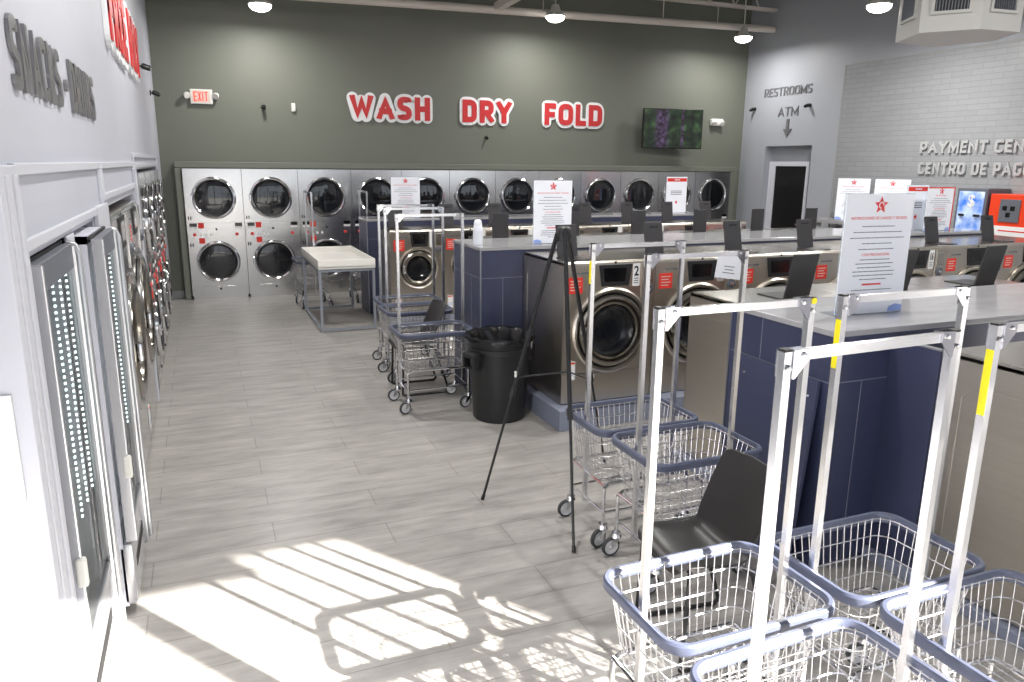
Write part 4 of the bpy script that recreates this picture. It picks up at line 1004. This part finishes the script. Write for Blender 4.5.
# ------------------------------------------------------------------ small wall things
def cam_dome(label, loc, rot):
    t = bpy.data.objects.new('security_camera', None); COL.objects.link(t); t.location = loc; t.rotation_euler = rot
    tag(t, label, 'camera', 'black wall cameras')
    bm = new(); lathe(bm, [(0, 0.02), (0.045, 0.02), (0.05, 0.0), (0, 0)], 20, FRONT); link('mount', bm, M_cam, t, True)
    bm = new(); tube(bm, [(0, -0.02, 0), (0, -0.07, 0.005)], 0.014, 8); link('arm', bm, M_cam, t, True)
    bm = new(); lathe(bm, [(0, 0.07), (0.032, 0.066), (0.04, 0.05), (0.042, -0.05), (0.03, -0.062), (0, -0.064)], 20, T(0, -0.10, -0.01) @ RX(PI / 2 + 0.35)); b = link('camera_body', bm, M_cam, t, True)
    bm = new(); lathe(bm, [(0, 0.076), (0.024, 0.074), (0.026, 0.06)], 16, T(0, -0.10, -0.01) @ RX(PI / 2 + 0.35)); link('lens', bm, M_disp, b, True)
    return t
cam_dome('black camera on the green wall between the exit sign and the white box', (0.985, YW, 2.79), (0, 0, 0))
cam_dome('black camera on the grey wall by the corner, left of RESTROOMS', (XR - 0.001, 11.84, 3.05), (0, 0, -PI / 2))
cam_dome('black camera on the grey wall below the end of RESTROOMS', (XR - 0.001, 10.44, 3.03), (0, 0, -PI / 2))
cam_dome('black camera on the white wall behind the red word sign', (XL + 0.001, 9.05, 2.95), (0, 0, PI / 2))
cam_dome('black camera on the white wall nearest the green corner', (XL + 0.001, 11.0, 2.84), (0, 0, PI / 2))
cam_dome('small pale camera hung below the word DRY on the green wall', (4.50, YW, 2.43), (0, 0, 0))
for o in bpy.data.objects:
    if o.get('category') == 'camera':
        o.scale = (0.7, 0.7, 0.7) if 'pale' not in o['label'] else (0.5, 0.5, 0.5)
bm = new(); box(bm, 1.38, 1.44, YB - 0.04, YB - 0.001, 2.74, 2.86, 0.006); wb_ = tag(link('wall_box', bm, M_plast), 'small white box on the green wall right of the black camera', 'switch box')
bm = new(); box(bm, 1.395, 1.425, YB - 0.043, YB - 0.039, 2.78, 2.82, 0.001); link('box_cover', bm, M_label, wb_)
# exit sign
t = thing('exit_sign', 'lit red EXIT sign with emergency lamps on the green wall', 'sign', (0.14, YB - 0.001, 2.80))
bm = new(); box(bm, -0.15, 0.15, -0.055, 0, 0, 0.20, 0.008); link('housing', bm, M_plast, t)
bm = new(); box(bm, -0.115, 0.115, -0.058, -0.054, 0.022, 0.178, 0.001); link('face', bm, M_exitbg, t)
for q, c in enumerate('EXIT'):
    bm = new(); glyph_bm(bm, c, 0.043 if c != 'I' else 0.0135, 0.13, 0.0135, 0.004); o = link('exit_letter', bm, M_exitred, t); o.location = ((-0.104, -0.048, 0.012, 0.042)[q], -0.058, 0.035)
for s in (-1, 1):
    bm = new(); tube(bm, [(s * 0.15, -0.03, 0.13), (s * 0.21, -0.045, 0.145)], 0.012, 8); lathe(bm, [(0, 0.0), (0.028, 0.0), (0.05, 0.05), (0.047, 0.06), (0, 0.06)], 18, T(s * 0.215, -0.05, 0.13) @ RY(s * 0.9) @ RX(2.3)); link('lamp_head', bm, M_plast, t, True)
# emergency light right of the tv
t = thing('emergency_light', 'white twin-head emergency light right of the television', 'light', (9.10, YB + 0.002, 2.80))
bm = new(); box(bm, -0.13, 0.13, -0.08, 0, -0.055, 0.07, 0.02); link('housing', bm, M_plast, t)
for s in (-1, 1):
    bm = new(); lathe(bm, [(0, 0.05), (0.05, 0.045), (0.055, 0.03), (0.04, 0.0), (0, 0)], 20, T(s * 0.085, -0.075, 0.0) @ RX(PI / 2 + 0.5)); link('lamp_head', bm, M_plast, t, True)
# television on a wall arm
t = thing('television', 'flat television on the green wall showing a green garden', 'television', (7.97, YB - 0.28, 2.65), math.radians(-9))
bm = new(); box(bm, -0.575, 0.575, -0.03, 0.03, -0.345, 0.345, 0.01); link('tv_body', bm, M_tv, t)
bm = new(); box(bm, -0.56, 0.56, -0.034, -0.030, -0.325, 0.33); link('screen', bm, M_tvpic, t)
bm = new(); box(bm, -0.15, 0.15, 0.03, 0.06, -0.12, 0.12, 0.004); sqtube(bm, [(0, 0.05, 0), (0.03, 0.24, 0)], 0.05); box(bm, -0.08, 0.12, 0.235, 0.25, -0.12, 0.12); link('wall_arm', bm, M_blackp, t)

# ------------------------------------------------------------------ ceiling things: pipe, joist, lights, diffuser box
PY, PZ = 11.48, 4.30
t = thing('sprinkler_pipe', 'white pipe crossing the top of the green wall', 'pipe', (0, PY, PZ))
bm = new(); tube(bm, [(XL + 0.01, 0, -0.10), (XR - 0.02, 0, 0.09)], 0.058, 16); link('main_pipe', bm, M_pipe, t, True)
bm = new(); sqtube(bm, [(4.42, -0.03, 0.03), (4.42, -4.5, 0.10)], 0.11); link('branch_duct', bm, M_pipe, t)
for x in (0.6, 2.9, 5.2, 7.4, 8.5):
    bm = new(); tube(bm, [(x, 0, 0.02), (x, 0, 0.44)], 0.008, 6); link('hanger_rod', bm, M_pipe, t)
t = thing('roof_joist', 'white open web roof joist in the top right corner', 'joist', (0, PY, 4.68))
bm = new(); box(bm, XL + 0.01, XR - 0.02, -0.05, 0.05, 0, 0.05); link('bottom_chord', bm, M_pipe, t)
bm = new(); box(bm, XL + 0.01, XR - 0.02, -0.05, 0.05, 0.44, 0.50); link('top_chord', bm, M_pipe, t)
bm = new(); x = 0.0
while x < XR - 0.6:
    tube(bm, [(x, 0, 0.04), (x + 0.26, 0, 0.45)], 0.014, 6); tube(bm, [(x + 0.26, 0, 0.45), (x + 0.52, 0, 0.04)], 0.014, 6); x += 0.52
link('web_bars', bm, M_pipe, t)
def highbay(label, x, y, z, power, vis=True):
    t = thing('high_bay_lamp', label, 'lamp', (x, y, z), 0, 'round high bay lamps')
    bm = new(); tube(bm, [(0, 0, 0.16), (0, 0, ZC - z)], 0.010, 8); link('stem', bm, M_lampb, t, True)
    bm = new(); lathe(bm, [(0, 0.20), (0.05, 0.20), (0.065, 0.17), (0.085, 0.10), (0.15, 0.05), (0.155, 0.04), (0.15, 0.03), (0, 0.03)], 28); link('housing', bm, M_lampb, t, True)
    bm = new(); lathe(bm, [(0.145, 0.03), (0.14, 0.0), (0.11, -0.03), (0.06, -0.05), (0, -0.055)], 28); link('lens', bm, M_lamp, t, True)
    l = bpy.data.lights.new('high_bay_light', 'AREA'); l.shape = 'DISK'; l.size = 0.28; l.energy = power; l.color = (1.0, 0.975, 0.94); l.spread = math.radians(178)
    lo = bpy.data.objects.new('high_bay_light', l); COL.objects.link(lo); lo.location = (x, y, z - 0.06)
    return t
LP = 46
highbay('bright round lamp at the top above the exit sign', 0.945, 11.2, 4.00, LP)
highbay('bright round lamp at the top above the word FOLD', 5.28, 11.2, 4.19, LP)
highbay('bright round lamp at the top above the emergency light', 8.85, 11.2, 4.13, LP)
highbay('bright round lamp at the top left of the ceiling air box', 8.05, 7.60, 3.95, 120)
# lamps of the same ceiling grid outside the frame
for n, (x, y) in enumerate(((0.9, 6.9), (4.2, 6.6), (0.9, 3.4), (4.2, 3.4), (7.5, 3.4))):
    highbay('round ceiling lamp outside the photo, over the %s' % ('left aisle', 'middle island', 'front aisle', 'near island', 'payment side')[n], x, y, 4.6, 95)
# octagonal diffuser box
t = thing('air_diffuser_box', 'grey faceted ceiling air box with dark grilles at the top right', 'air vent', (7.80, 6.28, 3.40))
oc = [(-0.27, 0.54), (0.38, 0.55), (0.57, -0.04), (0.27, -0.54), (-0.26, -0.49), (-0.61, -0.05)]
bm = new(); prismz(bm, oc, 0, 1.8); link('plenum', bm, M_duct, t)
n = len(oc)
for i in range(n):
    a = Vector((*oc[i], 0)); b = Vector((*oc[(i + 1) % n], 0)); e = (b - a); L = e.length; e.normalize(); nrm = Vector((-e.y, e.x, 0))
    if nrm.dot((a + b) / 2) < 0: nrm = -nrm
    mid = (a + b) / 2
    mt = Matrix.Translation(mid) @ Matrix(((e.x, nrm.x, 0, 0), (e.y, nrm.y, 0, 0), (0, 0, 1, 0), (0, 0, 0, 1)))
    w = L * 0.56; h0, h1 = 0.20, 0.62
    bm = new()
    for q in ((-w / 2 - 0.03, w / 2 + 0.03, h0 - 0.03, h0), (-w / 2 - 0.03, w / 2 + 0.03, h1, h1 + 0.03), (-w / 2 - 0.03, -w / 2, h0, h1), (w / 2, w / 2 + 0.03, h0, h1)): box(bm, q[0], q[1], 0, 0.02, q[2], q[3], 0, mt)
    fr = link('grille_frame', bm, M_duct, t)
    bm = new(); box(bm, -w / 2, w / 2, 0, 0.003, h0, h1, 0, mt); link('grille_back', bm, M_black, fr)
    bm = new(); k = int(w / 0.028)
    for q in range(k): x = -w / 2 + w * (q + 0.5) / k; box(bm, x - 0.005, x + 0.005, 0.003, 0.014, h0, h1, 0, mt)
    link('grille_slats', bm, M_kgrey, fr)

# ------------------------------------------------------------------ payment machines by the tiled wall
def kiosk(label, name, x, y0, y1, ztop, m):
    t = thing(name, label, 'kiosk', (x, 0, 0))
    bm = new(); box(bm, 0, 9.72 - x, y0, y1, 0, ztop, 0.008); link('cabinet', bm, m, t)
    return t
t = kiosk('blue fronted machine in a grey frame by the tiled wall', 'payment_kiosk', 9.29, 6.70, 7.12, 1.76, M_kgrey)
bm = new(); box(bm, -0.008, 0, 6.735, 7.085, 1.0, 1.72); fb = link('blue_front', bm, M_blue, t)
me, w = text_me('$', 0.15, 0.004, 0.02, 0.9, 'CENTER'); o = linkme('money_mark', me, M_label, fb); o.location = (-0.010, 6.90, 1.53); o.rotation_euler = (0, 0, -PI / 2)
bm = new(); box(bm, -0.03, -0.006, 6.98, 7.05, 1.40, 1.43, 0.003); box(bm, -0.03, -0.006, 6.76, 6.84, 1.40, 1.43, 0.003); link('bill_slot', bm, M_blackp, t)
t = kiosk('orange payment machine with a grey screen at the right edge', 'payment_kiosk', 9.30, 5.75, 6.66, 1.70, M_orange)
bm = new(); box(bm, -0.012, 0, 6.26, 6.52, 1.36, 1.64, 0.004); sc = link('screen_panel', bm, M_kgrey, t)
bm = new()
for y, z in ((6.45, 1.53), (6.35, 1.53), (6.40, 1.45)): box(bm, -0.016, -0.011, y - 0.028, y + 0.028, z - 0.028, z + 0.028)
link('screen_tile', bm, M_dark, sc)
bm = new(); box(bm, -0.006, 0, 5.78, 6.64, 1.19, 1.31); wbnd = link('white_band', bm, M_label, t)
bm = new(); box(bm, -0.008, -0.005, 5.9, 6.5, 1.245, 1.26); link('band_text', bm, M_redink, wbnd)
bm = new(); box(bm, -0.02, 0, 6.36, 6.46, 1.06, 1.15, 0.004); link('card_slot', bm, M_blackp, t)

# ------------------------------------------------------------------ light
W = bpy.data.worlds.new('world'); SC.world = W; W.use_nodes = True
nt = W.node_tree; bg = nt.nodes['Background']
bg.inputs['Color'].default_value = (0.86, 0.92, 1.0, 1); bg.inputs['Strength'].default_value = 1.7
sun = bpy.data.lights.new('sun', 'SUN'); sun.energy = 40; sun.angle = math.radians(0.53); sun.color = (1.0, 0.95, 0.88)
so = bpy.data.objects.new('sun', sun); COL.objects.link(so)
so.rotation_euler = Vector((-1.227, 1.742, -1.0)).to_track_quat('-Z', 'Y').to_euler()
for x0, x1 in ((-0.2, 4.22), (6.2, 9.4)):                 # sampling portals exactly in the window openings
    l = bpy.data.lights.new('window_portal', 'AREA'); l.shape = 'RECTANGLE'; l.size = x1 - x0; l.size_y = WH - WS; l.cycles.is_portal = True
    lo = bpy.data.objects.new('window_portal', l); COL.objects.link(lo); lo.location = ((x0 + x1) / 2, YF - 0.01, (WH + WS) / 2); lo.rotation_euler = (PI / 2, 0, 0)
    lo.rotation_euler = Vector((0, 1, 0)).to_track_quat('-Z', 'Z').to_euler()
SC.view_settings.view_transform = 'Standard'; SC.view_settings.look = 'None'; SC.view_settings.gamma = 1.0
SC.view_settings.use_curve_mapping = False; SC.view_settings.exposure = -0.05
try:
    SC.cycles.use_denoising = True; SC.cycles.max_bounces = 8; SC.cycles.sample_clamp_indirect = 8.0
except Exception: pass
